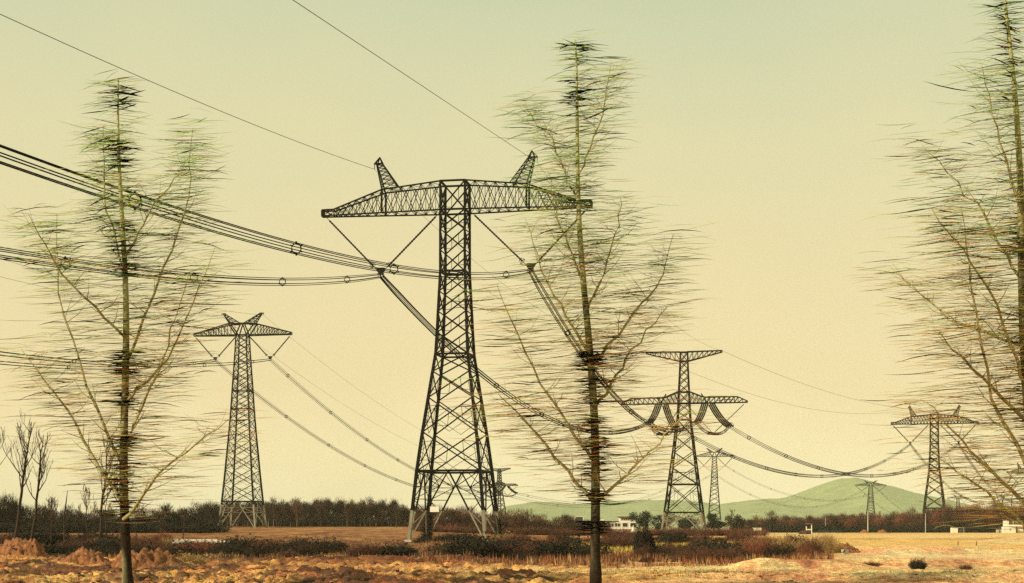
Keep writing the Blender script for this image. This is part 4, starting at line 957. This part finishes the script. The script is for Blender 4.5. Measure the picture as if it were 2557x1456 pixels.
bpart('roof', h, 'roof', ((-1.4, 2.8, 5.35), (6.6, 6.2, .22)), ((3.4, 3.0, 6.7), (6.0, 6.6, .25)), ((4.6, 3.4, 3.14), (7.0, 6.4, .2)))
bpart('upper_wall', h, 'roof', ((3.9, 4.0, 4.9), (4.8, 4.6, 3.2)))
window(h, -3.0, .44, 4.1, 1.6, 1.7, 0); window(h, -.6, .44, 4.1, 2.6, 1.7, 2); window(h, -3.5, -.36, 1.4, .5, .9, 0); window(h, 3.4, 1.44, 1.6, 2.6, 1.4, 2)
m = MB(); m.tube([(-4.2, -.4, 2.85), (-2, -.9, 2.8), (1.5, -1.1, 2.75), (5.5, -.7, 2.72)], [.32, .36, .36, .2], 6); m.build('balcony', M['white'], h)
h = house_root('garden_shelter', 2494, 580, 'small pale shelter with a wavy roof left of the white villa', cat='shelter')
bpart('wall', h, 'concrete', ((0, 0, .75), (1.7, 1.5, 1.5))); m = MB(); m.poly([(-1.4, -.9, 1.9), (1.2, -.9, 1.5), (1.2, .9, 1.5), (-1.4, .9, 1.9)]); m.poly([(-1.4, .9, 1.98), (1.2, .9, 1.58), (1.2, -.9, 1.58), (-1.4, -.9, 1.98)]); m.build('roof', M['concrete'], h); bpart('doorway', h, 'pane', ((.1, -.77, .6), (.4, .04, .9)))
h = house_root('white_shed', 2387, 585, 'bright white box shed with a dark open bay on its right', cat='shed')
bpart('wall', h, 'white', ((-.4, 1, 1.0), (2.3, 2.0, 2.0))); bpart('roof', h, 'concrete', ((.9, 1, 2.08), (5.0, 2.3, .12))); bpart('open_bay', h, 'pane', ((1.9, 1.2, .95), (2.2, 1.4, 1.9))); bpart('post', h, 'concrete', ((3.1, .1, 1.0), (.14, .14, 2.0)))
h = house_root('gate_tower', 2020, 520, 'small white gate frame with a dark opening at the far edge of the golden field', cat='gate')
bpart('post', h, 'white', ((-.9, 0, 1.3), (.3, .3, 2.6))); bpart('post', h, 'white', ((.9, 0, 1.7), (.3, .3, 3.4))); bpart('beam', h, 'white', ((0, 0, 1.5), (1.5, .3, .4))); bpart('roof', h, 'brick', ((0, 0, 3.5), (2.4, 1.2, .25))); bpart('gate_leaf', h, 'pane', ((0, .1, .6), (1.5, .1, 1.2)))
h = house_root('long_shed', 2076, 590, 'very low long shed with a green roof left of the brick red heaps', cat='shed')
bpart('wall', h, 'roof', ((0, 1, .35), (9.4, 2, .7))); m = MB(); m.poly([(-4.9, -.3, .72), (4.9, -.3, .62), (4.9, 2.3, .95), (-4.9, 2.3, 1.0)]); m.poly([(-4.9, 2.3, 1.08), (4.9, 2.3, 1.03), (4.9, -.3, .70), (-4.9, -.3, .80)]); m.build('roof', M['evergreen'], h)
h = house_root('monument', 1578, 470, 'small white pointed monument on a plinth left of the round evergreen', cat='monument')
bpart('plinth', h, 'white', ((-.9, 0, .45), (5.2, 1.2, .9))); m = MB(); m.tube([(.4, 0, .9), (.4, 0, 1.3), (.4, 0, 1.9), (.4, 0, 2.5), (.4, 0, 3.0)], [.75, .5, .32, .16, .05], 8); m.build('spire', M['white'], h)
x = ux(1560, 476); m = MB(); m.box((0, 0, .25), (22, .3, .8)); o = m.build('boundary_wall', M['concrete']); o.location = (x + 2, 476, hz(x, 476)); tag(o, 'low pale wall running in front of the white house', 'wall')
x = ux(486, 232); m = MB(); m.box((0, 0, .22), (7.0, .35, .62)); m.box((3.9, 1.2, .12), (3.2, .3, .4)); m.box((-3.6, 0, .42), (.3, .4, .5)); o = m.build('concrete_kerb_wall', M['white']); o.location = (x, 232, hz(x, 232) + .15); tag(o, 'low white concrete wall in the weeds left of the left pylon', 'wall')
x = ux(2110, 133); h = empty('concrete_block', (x, 133, hz(x, 133)), .5); tag(h, 'small concrete block lying in the golden field', 'concrete block')
m = MB(); m.box((0, 0, .2), (.5, .42, .42)); m.build('block', M['concrete'], h); m = MB(); m.beam((-.4, -.25, .1), (-.3, -.25, .38), .05); m.beam((-.55, -.1, .1), (-.2, -.25, .3), .05); m.build('iron_bar', M['steel'], h)
def pole(u, Y, H, r, label, arm=True, mk='concrete'):
    x = ux(u, Y); p = empty('utility_pole', (x, Y, hz(x, Y))); tag(p, label, 'pole', 'utility poles along the far field edge')
    m = MB(); m.tube([(0, 0, -.2), (0, 0, H)], [r, r * .65], 7); m.build('shaft', M[mk], p)
    if arm: m = MB(); m.beam((-.8, 0, H - .5), (.8, 0, H - .5), .14); m.build('cross_piece', M['steel'], p); [(lambda q: (q.tube([(sx, 0, H - .45), (sx, 0, H - .15)], .07, 6), q.build('pin_insulator', M['insulator'], p)))(MB()) for sx in (-.7, 0.2, .7)]
pole(2167, 590, 8.4, .26, 'thickest pale utility pole, directly below the tiny pylon on the hill')
pole(2311, 590, 7.6, .18, 'thin utility pole directly left of the slim far pylon')
pole(1965, 400, 5.0, .13, 'short dark utility pole left of the small white gate', True, 'bark_dark')
pole(2061, 600, 6.2, .14, 'pale pole standing inside the russet row left of the tiny pylon', False)
for u, lb in ((2392, 'tiny wooden stake in the golden field, left of its twin'), (2438, 'tiny wooden stake in the golden field, right of its twin')):
    x = ux(u, 205); m = MB(); m.tube([(0, 0, -.1), (.02, 0, .62)], [.06, .05], 6); o = m.build('stake', M['bark_dark']); o.location = (x, 205, hz(x, 205)); tag(o, lb, 'stake', 'stakes in the golden field')
x = ux(1886, 560); v = empty('parked_truck', (x, 560, hz(x, 560) + .1), R(8)); tag(v, 'tiny pale truck parked at the left end of the russet row', 'truck')
m = MB(); m.box((.6, 0, 1.25), (3.0, 1.7, 1.3)); m.build('cargo_box', M['white'], v); m = MB(); m.box((-1.5, 0, .95), (1.2, 1.6, 1.0)); m.box((-1.35, 0, 1.6), (.85, 1.5, .4)); c_ = m.build('cab', M['evergreen'], v)
for a, b in ((-1.4, -.75), (1.3, -.75), (-1.4, .75), (1.3, .75)): m = MB(); m.tube([(a, b - .12, .38), (a, b + .12, .38)], .38, 12); m.build('wheel', M['roof'], v)
drop_unused(BD + BR + RD + F2 + F3 + F4)
